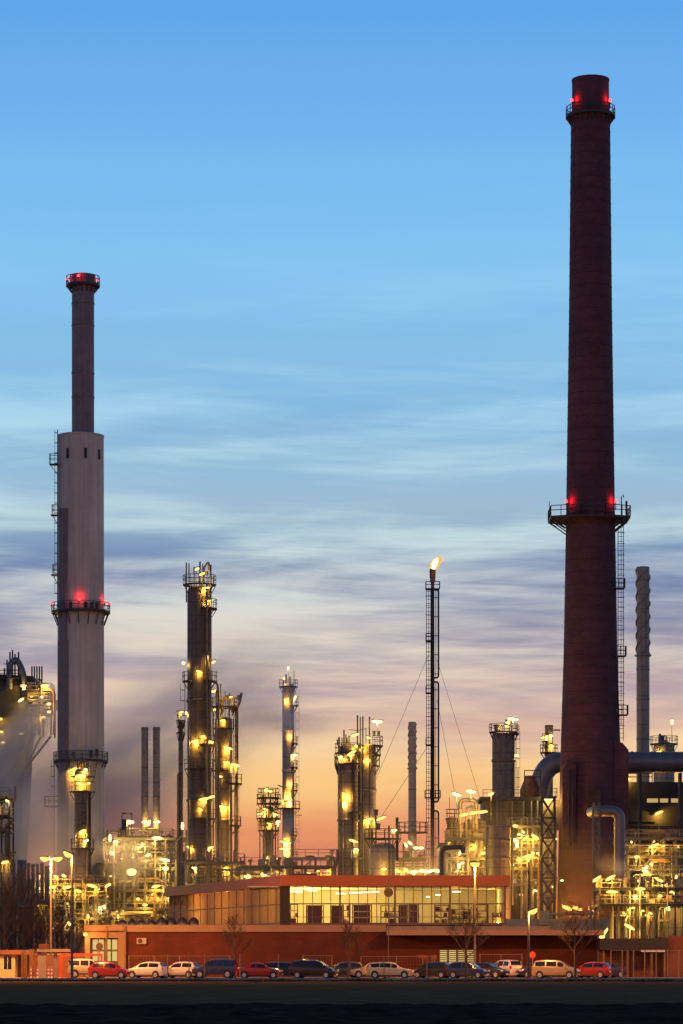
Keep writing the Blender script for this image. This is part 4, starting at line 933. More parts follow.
# ------------------------------------------------------------------ glass hall on its red podium
def podium():
    Y = 318; s = Y/F; t = thing('brick_annex', 'long low red brick building in front, with cream roof edge', 'building', (wx(341.5, Y), Y, 0)); X = lambda px: (px-341.5)*s; z = lambda py: wz(py, Y)
    MB().bx(X(125), X(597), 0, 34, 0, z(932)-.01).build('wall', M['facade'], t)
    MB().bx(X(124), X(386), -.35, 34.2, z(932), z(925)).build('fascia', M['pink_fascia'], t)
    MB().bx(X(386.2), X(600), -4.0, 34.2, z(935.5), z(930.2)).build('canopy', M['pink_fascia'], t)
    MB().bx(X(386.3), X(550), -.2, 34, z(930.1), z(926)).build('parapet', M['flue'], t)
    # lit door and slatted panes
    o = MB().bx(X(439), X(475), -.10, -.003, z(971), z(949.5)).build('door_frame', M['mullion'], t)
    for k, (a, c) in enumerate(((440, 447), (449, 456), (458, 464.5), (466, 473.5))):
        MB().bx(X(a), X(c), -.13, -.101, z(970), z(950.3)).build('pane', E['door'] if k < 2 else E['window'], o)
    b = MB()
    for k in range(9): b.bx(X(440), X(473.5), -.17, -.131, z(968.2-k*2.1)-.05, z(968.2-k*2.1)+.05)
    b.build('slat', M['mullion'], o)
    # entrance bay at the left end
    b = MB(); b.bx(X(85), X(90), -.1, 8, 0, z(931)); b.bx(X(118), X(124.8), -.1, 8, 0, z(931)); b.bx(X(90), X(118), -.05, 8, z(938), z(931)); b.build('entrance_surround', M['pink_fascia'], t)
    MB().bx(X(84.5), X(124), -.5, 8.2, z(930.9), z(925)).build('entrance_fascia', M['pink_fascia'], t)
    o = MB().bx(X(90), X(118), 1.0, 1.2, 0, z(938.1)).build('entrance_door', M['mullion'], t)
    for a, c in ((92, 97), (98, 103), (105.5, 110), (111.5, 116.5)):
        for p0, p1 in ((961, 951.5), (949.5, 939.5)):
            MB().bx(X(a), X(c), .94, .999, z(p0), z(p1)).build('pane', E['door'], o)
    for px in (107, 125.8): MB().cyl((X(px), -.5, 0), (X(px), -.5, z(926)), .10, n=8).build('downpipe', M['rust'], t)
    lamp(t, 85.5, 934.5, Y-.8, 0, .5, 160, 'sodium')
    # wall unit
    o = MB().bx(X(137), X(146.5), -.4, -.01, z(944), z(938)).build('air_conditioner', M['plaster'], t)
    MB().cyl((X(140.5), -.4, z(941)), (X(140.5), -.44, z(941)), .24, n=16).build('fan', M['dark'], o)
podium()
for i, px in enumerate((122.5, 132, 141.5, 151.5, 161.5, 171, 182.5, 193.5)):
    Y = 326 + (i % 2) * .6; s = Y/F; big = i > 3; r_ = (5.6 if big else 4.4)*s
    t = thing('skylight_dome', ['leftmost', 'second', 'third', 'fourth', 'fifth', 'sixth', 'seventh', 'rightmost'][i] + f' dark {"large" if big else "small"} skylight dome in the row on the low brick roof', 'skylight', (wx(px, Y), Y, wz(925, 318)), 'skylight domes on the low roof')
    prof = [(r_, 0), (r_, .25)]+[(r_*math.cos(q), .25+r_*1.15*math.sin(q)*(1 if big else .8)) for q in (.25, .55, .85, 1.15, 1.4, 1.55)]
    MB().lathe(prof[:2], 18).build('upstand', M['mid'], t); MB().lathe(prof[1:], 18).build('dome', M['dome'], t)
def glass_hall():
    Y = 322; s = Y/F; t = thing('glass_hall', 'lit glass walled hall with red roof edge and storage racks inside', 'building', (wx(285, Y), Y, 0)); X = lambda px: (px-285)*s
    z = lambda py: wz(py, Y); zb = wz(925, 318)+.03; zt = z(886); zr = z(875.5)
    xr = X(505); xl = 0.0; bx_ = wx(168, 377)-t.location[0]; by = 377-322
    # roof with its red edge: trapezoid plan
    out = [(-.35, -.9), (xr+.5, -.9), (xr+.5, by), (bx_-.5, by)]
    MB().slab(out, zt, zr).build('roof', M['red_fascia'], t)
    MB().slab([(-.3, 0), (xr, 0), (xr, by), (bx_, by)], zb-.02, zb+.12).build('floor', M['floor'], t)
    # room walls
    b = MB(); b.bx(-4.4, xr, 17, 17.2, zb+.12, zt-.01); b.build('back_wall', M['room'], t)
    MB().bx(xr-.25, xr, .1, by, zb+.12, zt-.01).build('side_wall', M['room'], t)
    MB().bx(-4, xr-.3, .3, 16.9, zt-.12, zt-.02).build('ceiling', M['room'], t)
    # front glazing
    n = 24; mul = MB(); 
    for i in range(n+1):
        x = xl+(xr-xl)*i/n; wd = .10 if i % 6 == 0 else .04
        mul.bx(x-wd, x+wd, -.12, .06, zb, zt)
    mul.bx(xl, xr, -.10, .05, z(904.4), z(903.2)); mul.bx(xl, xr, -.10, .05, z(917.2), z(916.7)); mul.bx(xl-.1, xr+.1, -.11, .05, zb, zb+.25)
    mul.build('glazing_frame', M['mullion'], t)
    MB().bx(-.55, .55, -.16, .5, zb, zt).build('corner_post', M['black'], t)
    MB().bx(xl, xr, -.015, .0, zb+.2, zt).build('glass_pane', M['glass'], t)
    # angled side: blinds behind glass, posts
    d = Vector((bx_, by, 0)); L = d.length; u = d.normalized(); nrm = Vector((-u.y, u.x, 0));  nrm = nrm if nrm.x < 0 else -nrm
    rot = Matrix.Rotation(math.atan2(u.y, u.x), 3, 'Z')
    def along(q, off, zc, l, th, h, bm):
        c = u*q+nrm*off; bm.box(c.x, c.y, zc, l, th, h, rot)
    b = MB(); along(L/2+.3, -.3, (zb+zt)/2+.05, L-.8, .15, zt-zb-.15, b); b.build('drawn_blinds', M['curtain'], t)
    b = MB(); along(L/2+.3, .02, (zb+zt)/2, L-.6, .02, zt-zb-.1, b); b.build('side_glass', M['glass'], t)
    b = MB()
    for i in range(17): along(L*(i+.0)/16, .05, (zb+zt)/2, .09, .06, zt-zb, b)
    along(L/2, .05, z(904), L, .12, .14, b); along(L/2, .05, zb+.15, L, .12, .3, b); b.build('side_frame', M['mullion'], t)
    for q in (6, 17, 29, 42):
        c = u*q-nrm*3.5; point(t, (c.x, c.y, zt-1.6), 5500, (1, .56, .14), .4, 'room_fill')  # lights without fixtures, added to make the wing's blinds glow
    # ceiling lamps
    for k, (px, py, w_) in enumerate(((291, 891.5, 1.3), (299, 892, .7), (312.5, 890.8, .9), (341, 893.6, 1.1), (352, 892.8, .7), (358.5, 892.8, .6), (366, 892.2, .9), (375.5, 891.8, .8), (438, 895, .5), (456.5, 891.8, .9), (428, 897, .4))):
        yy = 6.5 + (k % 3)*3; Yw = Y+yy; x = wx(px, Yw)-t.location[0]; zz = wz(py, Yw)
        o = MB().box(x, yy, zz+.1, w_*1.1, .5, .06).build('ceiling_lamp', M['white'], t)
        MB().box(x, yy, zz, w_, .4, .12).build('lamp_tube', E['room'], o)
        point(o, (x, yy, zz-.5), 240 if px < 400 else 110, (1, .74, .22), .3)
    for px in (490, 330): point(t, (wx(px, Y+9)-t.location[0], 9, zt-1.2), 300, (1, .68, .16), .4, 'room_fill')
glass_hall()
def racks():
    Y = 323.6; zb = wz(925, 318)+.15
    cols = ((294, 7, 4.2, 'hunched dark drum rack nearest the hall corner'), (315, 17, 4.0, 'wide dark rack, second from the left, behind the hall glass'), (337, 13, 4.0, 'dark rack under the three bright ceiling lamps'), (346.5, 7, 4.3, 'narrow tall rack beside the three bright ceiling lamps'), (362, 19, 4.1, 'widest dark rack left of the round disc'),
            (385, 8, 4.0, 'narrow rack straight below the round disc'), (394, 10, 3.9, 'dark rack just right of the round disc'), (404, 8, 4.1, 'slim rack two places right of the round disc'), (414, 9, 4.3, 'dark closed rack in the middle of the right glazing'), (442, 14, 4.0, 'broad dark rack left of the street lamp post'), (461, 18, 3.2, 'open shelf rack stacked with pale boxes, left of the street lamp post'), (481, 14, 4.2, 'pale laden shelf rack near the right end of the hall'), (497, 8, 2.4, 'low rack in the right end of the hall'))
    for i, (px, w_, h, lb) in enumerate(cols):
        h = h*.52
        Yr = Y + (i % 3)*.8; s = Yr/F; wd = w_*s
        t = thing('storage_rack', lb, 'rack', (wx(px, Yr), Yr, zb), 'storage racks in the glass hall')
        b = MB()
        for x in (-wd/2, wd/2):
            for y in (0, 1.1): b.box(x, y, h/2, .10, .10, h)
        for k in range(4): b.box(0, .55, .1+k*(h-.15)/3, wd, 1.1, .07)
        b.build('rack_frame', M['rack'], t)
        rn = random.Random(i); g = MB(); g2 = MB(); dense = .35 if 'pale' in lb or 'low' in lb else (1.0 if i % 3 else .7)
        for k in range(3):
            x = -wd/2+.06
            while x < wd/2-.25:
                bw = min(rn.uniform(.25, .6), wd/2-.06-x); hh = (rn.uniform(.4, .95) if dense < 1 else rn.uniform(.93, 1))*(h/3-.12); bw = bw if dense < 1 else wd-.15
                if rn.random() < dense: (g if dense == 1 or rn.random() < .5 else g2).box(x+bw/2, .5, .14+k*(h-.15)/3+hh/2, bw*.95, .8, hh)
                x += bw
        if g.v: g.build('stored_goods', M['rack'], t)
        if g2.v: g2.build('stored_boxes', M['pale'], t)
racks()
def disc():
    Y = 312; t = thing('round_sign', 'round dark disc on a thin pole before the glass hall front', 'sign', (wx(388.5, Y), Y, 0)); s = Y/F
    MB().cyl((0, 0, 0), (0, 0, wz(880, Y)), .06, n=8).build('pole', M['mullion'], t)
    MB().cyl((0, -.12, wz(892.5, Y)), (0, -.06, wz(892.5, Y)), 4.6*s, n=28).build('disc', M['signback'], t)
disc()
# roof plant on the hall
for (px, a, c, lb) in ((292, 868, 875, 'long low dark cooling unit on the hall roof'),):
    Y = 335; t = thing('roof_unit', lb, 'cooling unit', (wx(303, Y), Y, wz(875.5, 322))); s = Y/F
    MB().bx(-14*s, 14*s, 0, 2.5, .02, 4.6*s).build('casing', M['dark'], t)
    for k in range(4): MB().cyl(((-10+k*6.5)*s, 1.2, 4.6*s), ((-10+k*6.5)*s, 1.2, 5.8*s), 2.4*s, n=14).build('fan', M['mid'], t)
tag(MB().tube(smooth_path([(wx(315, 340), 340, wz(872, 340)), (wx(317, 340), 340, wz(867, 340)), (wx(336, 340), 340, wz(867, 340)), (wx(337.5, 340), 340, wz(860, 340)), (wx(337.5, 340), 340, wz(850, 340))], .5), .16, 8).build('roof_pipe', M['clad3']), 'thin bent pipe rising from the hall roof before the close pair of columns', 'pipe')
def bridge():
    Y = 470; t = thing('pipe_bridge', 'level railed pipe bridge crossing behind the hall to the close pair of columns', 'bridge', (wx(315, Y), Y, 0)); s = Y/F; X = lambda px: (px-315)*s; z = lambda py: wz(py, Y)
    MB().bx(X(292), X(345), 0, 2, z(860), z(857)).build('deck', M['rust'], t); MB().rail([(X(292), 0), (X(345), 0)], z(857), 1.2, .09, 2).build('railing', M['rust'], t)
    b = MB(); b.bar((X(302), 1, 0), (X(302), 1, z(860)), .3); b.bar((X(302), 1, z(868)), (X(312), 1, z(860)), .2); b.build('leg', M['dark'], t)
bridge()

# ------------------------------------------------------------------ street furniture
def street_lamp(px, Y, top, label, heads, m='post', power=13000, tiltz=0):
    t = thing('street_lamp', label, 'street lamp', (wx(px, Y), Y, 0), 'street lamps by the car park'); h = wz(top, Y)
    MB().cyl((0, 0, 0), (0, 0, h), .13, .07, 10).build('pole', M[m], t)
    for (hp, hy, ti) in heads:
        x = wx(hp, Y)-t.location[0]; zz = wz(hy, Y)
        b = MB(); b.tube([(0, 0, h-.1), (x*.5, -.1, zz+.24), (x, -.3, zz+.22)], .05, 6); b.box(x, -.3, zz+.16, .95, .42, .12, Matrix.Rotation(-R(ti), 3, 'Y')); o = b.build('lamp_head', M['mid'], t)
        bb = MB(); bb.lathe([(.04, -.36), (.2, -.26), (.3, -.08), (.3, .06)], 14); vs = [Matrix.Rotation(-R(ti), 3, 'Y') @ Vector((q[0]*1.5, q[1], q[2])) for q in bb.v]; bb.v = [(q.x+x, q.y-.3, q.z+zz+.04) for q in vs]; bb.build('bulb', E['sodium'], o)
        if power: point(o, (x, -.3, zz-.55), power, ORG, .2)
    return t
street_lamp(51, 299, 859.5, 'orange lit street lamp with two glowing heads at the left', ((45, 858.5, -4), (58, 858.5, 4)))
street_lamp(72, 284, 856.5, 'dark thin street lamp with a tilted glowing head in front of the pale stack', ((68.5, 854, -26),), 'dark', 12000)
street_lamp(475, 297, 866, 'lone orange lit street lamp before the glass hall', ((474.8, 864, 0),))
street_lamp(528.5, 290, 862, 'dark street lamp between the glass hall and the brick chimney', ((532.5, 911, 22),), 'dark', 3000)
street_lamp(-60, 296, 862, 'street lamp out beyond the left gate', ((-58, 864, 0),))
street_lamp(760, 296, 862, 'street lamp out beyond the right hand fence', ((758, 864, 0),), power=9000)
street_lamp(260, 240, 862, 'street lamp across the meadow', ((262, 860, 0),), power=0) if False else None

def post(px, Y, top, label, m='post', r=.05):
    return tag(MB().cyl((wx(px, Y), Y, 0), (wx(px, Y), Y, wz(top, Y)), r, n=8).build('kerb_post', M[m]), label, 'post', 'thin posts along the kerb')
for px, top, lb in ((167.5, 954, 'thin pale post between the two white hatchbacks'), (204.5, 954, 'thin pale post in front of the dark blue off-roader'), (240, 954, 'thin pale post at the tail of the red saloon'), (278.5, 954, 'thin pale post at the nose of the red saloon'), (189, 953, 'thin post over the tail of the right white hatchback'), (384, 955, 'thin dark post before the beige estate'), (427, 956, 'thin post before the dark hatchback right of the beige estate')):
    post(px, 286, top, lb, 'mullion' if 'dark post' in lb or 'over the tail' in lb else 'post')
def car_park_fence(x0, x1, label, htop, Y, step, m='post', wire=True):
    t = thing('wire_fence', label, 'fence', (wx(x0, Y), Y, 0)); s = Y/F; n = max(1, round((x1-x0)/step)); X = lambda i: (x1-x0)*i/n*s
    h = wz(htop, Y)
    for i in range(n+1): MB().cyl((X(i), 0, 0), (X(i), 0, h), .045, n=6).build('fence_post', M[m], t)
    b = MB(); b.cyl((0, 0, h-.05), (X(n), 0, h-.05), .03, n=4)
    if wire:
        L = X(n); k = 0
        while k*.3 < L: b.cyl((k*.3, 0, .05), (k*.3, 0, h-.05), .006, n=3); k += 1
        for q in range(7): b.cyl((0, 0, .15+q*h/7.3), (L, 0, .15+q*h/7.3), .006, n=3)
    b.build('fence_mesh', M[m], t)
car_park_fence(129, 230, 'wire fence behind the two white hatchbacks', 955.5, 308, 24)
car_park_fence(303, 332, 'short wire fence behind the black people carrier', 955, 308, 29)
car_park_fence(361, 432, 'wire fence behind the beige cars', 956, 308, 35)
car_park_fence(480, 522, 'wire fence behind the white van', 954, 308, 21)
car_park_fence(611, 690, 'tall wire fence with orange posts at the right', 950, 300, 10.6)
# signs
def round_sign(px, Y, cy, r_px, label, m, pole_top, octo=False, bar=False):
    t = thing('traffic_sign', label, 'sign', (wx(px, Y), Y, 0)); s = Y/F
    MB().cyl((0, 0, 0), (0, 0, wz(pole_top, Y)), .04, n=8).build('pole', M['post'], t)
    o = MB().cyl((0, -.08, wz(cy, Y)), (0, -.045, wz(cy, Y)), r_px*s, n=8 if octo else 24, smooth=False).build('disc', M[m], t)
    if bar: MB().bx(-r_px*s*.7, r_px*s*.7, -.09, -.081, wz(cy, Y)-.06, wz(cy, Y)+.06).build('bar', M['signback'], o)
round_sign(99.5, 300, 946.5, 3.6, 'round dark traffic sign seen before the lit entrance doors', 'signback', 942)
round_sign(532.5, 301, 955, 3.4, 'orange red octagonal sign at the tail of the bronze people carrier', 'signred', 951, True)
def board(px0, px1, p0, p1, label):
    Y = 306; c = (px0+px1)/2; t = thing('notice_board', label, 'sign', (wx(c, Y), Y, 0)); s = Y/F; wd = (px1-px0)*s/2
    MB().bx(-wd, wd, -.05, 0, wz(p1, Y), wz(p0, Y)).build('board', M['redwall'], t); MB().cyl((0, .04, 0), (0, .04, wz(p0, Y)), .04, n=8).build('pole', M['post'], t)
board(418.5, 427, 955, 958, 'wider red notice board on a post left of the lit slatted door'); board(432, 437, 955, 959, 'small red notice board nearest the lit slatted door')

# gate area at the left
def gate_area():
    Y = 312; s = Y/F
    t = thing('gate_wall', 'long red plastered wall left of the entrance', 'wall', (wx(50, Y), Y, 0)); X = lambda px: (px-50)*s
    MB().bx(X(18), X(84), 0, .4, 0, wz(955, Y)).build('wall_slab', M['redwall'], t); MB().bx(X(17.5), X(84.3), -.08, .48, wz(955, Y), wz(953.6, Y)).build('coping', M['pink_fascia'], t)
    Y2 = 309; t = thing('gatehouse', 'pale flat roofed gatehouse with a dark window at the left edge', 'building', (wx(2, Y2), Y2, 0)); X = lambda px: (px-2)*Y2/F
    MB().bx(X(-30), X(15), 0, 5, 0, wz(954.5, Y2)).build('wall', M['plaster'], t); MB().bx(X(-31), X(32), -.5, 5.3, wz(954.4, Y2), wz(950, Y2)).build('roof', M['redwall'], t)
    o = MB().bx(X(4), X(11.5), -.05, -.003, wz(969, Y2), wz(956.5, Y2)).build('window', M['carglass'], t); MB().bx(X(7.4), X(7.9), -.09, -.051, wz(969, Y2), wz(956.5, Y2)).build('window_bar', M['plaster'], o)
    Y3 = 300; t = thing('gate_shelter', 'small flat roofed shelter over the pedestrian gate', 'shelter', (wx(49, Y3), Y3, 0)); s3 = Y3/F; X = lambda px: (px-49)*s3
    MB().bx(X(38), X(71), -1.2, 1.2, wz(952, Y3), wz(949, Y3)).build('roof', M['plaster'], t)
    for px in (43, 55.5): MB().bx(X(px)-.16, X(px)+.16, -.2, .2, 0, wz(952, Y3)-.005).build('post', M['plaster'], t)
    MB().bx(X(40), X(50), -1.25, -1.21, wz(948.9, Y3), wz(944, Y3)).build('sign_panel', M['redwall'], t)
    t = thing('turnstile', 'barred turnstile left of the gate shelter', 'turnstile', (wx(29, 299), 299, 0)); X = lambda px: (px-29)*.0997
    b = MB()
    for px in (22, 24.3, 26.4): b.bx(X(px)-.07, X(px)+.07, -.1, .1, 0, wz(951.5, 299))
    b.bx(X(21.5), X(27), -.13, .13, wz(951.5, 299), wz(950.3, 299)); b.build('bars', M['rust'], t)
    MB().bx(X(29.5), X(33.5), -.3, .3, 0, wz(949, 299)).build('pillar', M['rust'], t)
    t = thing('gate_pillar', 'squat tan pillar beside the striped bollards', 'pillar', (wx(42, 296), 296, 0)); MB().bx(-.4, .4, -.3, .3, 0, 2.3).build('body', M['plaster'], t); MB().bx(-.48, .48, -.38, .38, 2.3, 2.45).build('cap', M['redwall'], t)
    for i, (px, lb) in enumerate(((31, 'leftmost striped bollard by the turnstile'), (37.5, 'second striped bollard, left of the tan pillar'), (48.5, 'third striped bollard, right of the tan pillar'), (51.5, 'rightmost striped bollard by the shelter post'))):
        t = thing('bollard', lb, 'bollard', (wx(px, 291), 291, 0), 'striped bollards at the gate')
        MB().cyl((0, 0, 0), (0, 0, 1.15), .09, n=10).build('shaft', M['white'], t)
        for z0 in (.25, .6, .95): MB().cyl((0, 0, z0), (0, 0, z0+.17), .096, n=10).build('stripe', M['signred'], t)
    t = thing('barrier', 'low red barrier beam by the yellowish off-roader', 'barrier', (wx(60, 303), 303, 0)); MB().bx(0, 4.3, -.06, .06, 2.2, 2.45).build('beam', M['signred'], t)
    for x in (.1, 4.2): MB().bx(x-.1, x+.1, -.05, .05, 0, 2.199).build('post', M['signred'], t)
gate_area()
def carport():
    Y = 312; s = Y/F; t = thing('flat_roof_shed', 'black flat roofed shed behind the tall fence at the right', 'shed', (wx(636, Y), Y, 0)); X = lambda px: (px-636)*s; z = lambda py: wz(py, Y)
    MB().bx(X(600), X(668), 0, 14, z(950), z(938.5)).build('roof', M['black'], t)
    MB().bx(X(602), X(700), 4, 4.3, 0, z(950)-.01).build('back_wall', M['redwall'], t)
    MB().bx(X(668.5), X(712), .5, 12, 0, z(936)).build('side_block', M['redwall'], t)
    for px in (604, 628, 652, 665): MB().bx(X(px)-.09, X(px)+.09, .3, .5, 0, z(950)-.01).build('post', M['rust'], t)
    MB().bx(X(641), X(665), -.1, -.003, z(951.8), z(950)).build('light_strip', M['white'], t)
carport()

# ------------------------------------------------------------------ trees
def bare_tree(px, Y, h, spread, label, seed, trunk=.14, levels=5, name='bare_tree', first=.3, group=None):
    rn = random.Random(seed); t = thing(name, label, 'tree', (wx(px, Y), Y, 0), group)
    tr = MB(); cr = MB()
    def grow(p, d, l, r, lev):
        q = [p]; dd = d.copy(); k = 3
        for i in range(k):
            dd = (dd + Vector((rn.uniform(-.14, .14), rn.uniform(-.14, .14), rn.uniform(-.02, .16)))).normalized(); q.append(q[-1]+dd*l/k)
        cr.tube(q, [r*(1-.25*i) for i in range(k+1)], 4 if lev > 1 else 5)
        if lev >= 3: return
        for i in range((5, 5, 4)[lev]):
            a = rn.uniform(0, 2*PI); f = rn.uniform(.3, 1)*k; i0 = min(k-1, int(f))
            nd_ = (dd + Vector((math.cos(a), math.sin(a), rn.uniform(-.1, .4)))*rn.uniform(.5, .9)).normalized()
            grow(q[i0].lerp(q[i0+1], f-i0), nd_, l*rn.uniform(.42, .68), max(.012, r*.5), lev+1)
    P = [Vector((0, 0, -.05)), Vector((.03, 0, h*first)), Vector((-.05, .05, h*.6)), Vector((.03, 0, h*.92))]
    tr.tube(P, [trunk*1.25, trunk, trunk*.6, .02], 8)
    n = int(9+h*.5)
    for i in range(n):
        f = (i+.5)/n; zz = h*(first+(.88-first)*f); a = i*2.4+rn.uniform(-.4, .4); o = spread*(1-.55*f)
        grow(Vector((0, .02, zz)), Vector((math.cos(a)*o, math.sin(a)*o, .75)).normalized(), h*.36*(1-.45*f)*min(1.1, .5+spread*.6), trunk*.5*(1-.5*f), 0)
    tr.build('trunk', M['bark'], t); cr.build('crown', M['bark'], t); return t
bare_tree(235, 300, 5.6, .75, 'slim bare tree beside the dark blue off-roader', 3, .10)
bare_tree(348.5, 299, 4.9, .8, 'small bare tree at the nose of the beige saloon', 5, .10)
bare_tree(466, 289, 6.2, 1.0, 'bushy bare tree left of the lone street lamp', 8, .11)
bare_tree(575, 289, 6.6, .9, 'bare tree in front of the bronze people carrier', 13, .12)
for i, (px, Y, h, sd, lb) in enumerate(((4, 345, 11.5, 21, 'big dark bare tree at the very left edge'), (24, 352, 11, 22, 'big dark bare tree second from the left edge'), (43, 348, 8.5, 23, 'middling bare tree behind the two headed street lamp'), (62, 356, 8.8, 24, 'bare tree just left of the entrance bay'), (14, 362, 10, 26, 'bare tree behind the two biggest left ones'))):
    bare_tree(px, Y, h, .95, lb, sd, .22, 5, first=.12, group='bare trees at the left')

# ------------------------------------------------------------------ cars
PAINT = {}
def paint(name, c, rough=.28):
    if name not in PAINT:
        PAINT[name] = mat('car paint '+name, c, rough, .15, var=.03, spec=.6)
        for n in PAINT[name].node_tree.nodes:
            if n.type == 'BSDF_PRINCIPLED': n.inputs['Coat Weight'].default_value = .6; n.inputs['Coat Roughness'].default_value = .08
    return PAINT[name]
# stations: x, half width, belt z, roof z, roof half width  (front at +x)
KINDS = {
 'hatch': dict(L=4.0, st=[(-2.0, .70, .85, .86, .62), (-1.93, .80, .95, 1.02, .66), (-1.55, .85, .97, 1.42, .60), (-.9, .86, .96, 1.50, .58), (0.0, .86, .94, 1.49, .58), (.45, .86, .93, 1.38, .57), (1.15, .85, .92, .95, .72), (1.75, .80, .80, .82, .70), (2.0, .66, .62, .63, .58)], cab=(1, 6), pillars=(-.45,)),
 'saloon': dict(L=4.5, st=[(-2.25, .70, .80, .82, .62), (-2.15, .80, .95, .98, .70), (-1.5, .85, .97, 1.0, .72), (-.85, .87, .96, 1.38, .58), (-.2, .87, .94, 1.43, .57), (.35, .87, .93, 1.36, .57), (1.1, .86, .91, .94, .72), (1.9, .82, .78, .80, .70), (2.25, .66, .60, .61, .58)], cab=(2, 6), pillars=(-.3,)),
 'estate': dict(L=4.6, st=[(-2.3, .72, .85, .86, .64), (-2.22, .82, .96, 1.04, .68), (-1.9, .86, .97, 1.40, .60), (-1.1, .87, .96, 1.48, .59), (0.0, .87, .94, 1.47, .58), (.5, .87, .93, 1.38, .57), (1.2, .86, .91, .94, .72), (1.95, .82, .78, .80, .70), (2.3, .66, .60, .61, .58)], cab=(1, 6), pillars=(-1.0, .1)),
 'carrier': dict(L=4.6, st=[(-2.3, .74, .95, .96, .66), (-2.22, .84, 1.05, 1.12, .70), (-1.95, .89, 1.06, 1.58, .62), (-1.1, .90, 1.05, 1.68, .62), (0.1, .90, 1.03, 1.66, .61), (.6, .90, 1.02, 1.54, .60), (1.45, .88, .98, 1.02, .76), (2.0, .84, .84, .86, .74), (2.3, .68, .64, .65, .60)], cab=(1, 6), pillars=(-.9, .2)),
 'offroader': dict(L=4.4, st=[(-2.2, .80, 1.0, 1.01, .74), (-2.15, .88, 1.1, 1.16, .76), (-2.0, .90, 1.12, 1.68, .70), (-1.1, .91, 1.11, 1.78, .70), (0.1, .91, 1.10, 1.76, .69), (.4, .91, 1.10, 1.68, .68), (.95, .90, 1.08, 1.12, .80), (1.95, .88, 1.0, 1.02, .80), (2.2, .78, .8, .81, .70)], cab=(1, 6), pillars=(-.9, .0)),
}
PROTO = {}
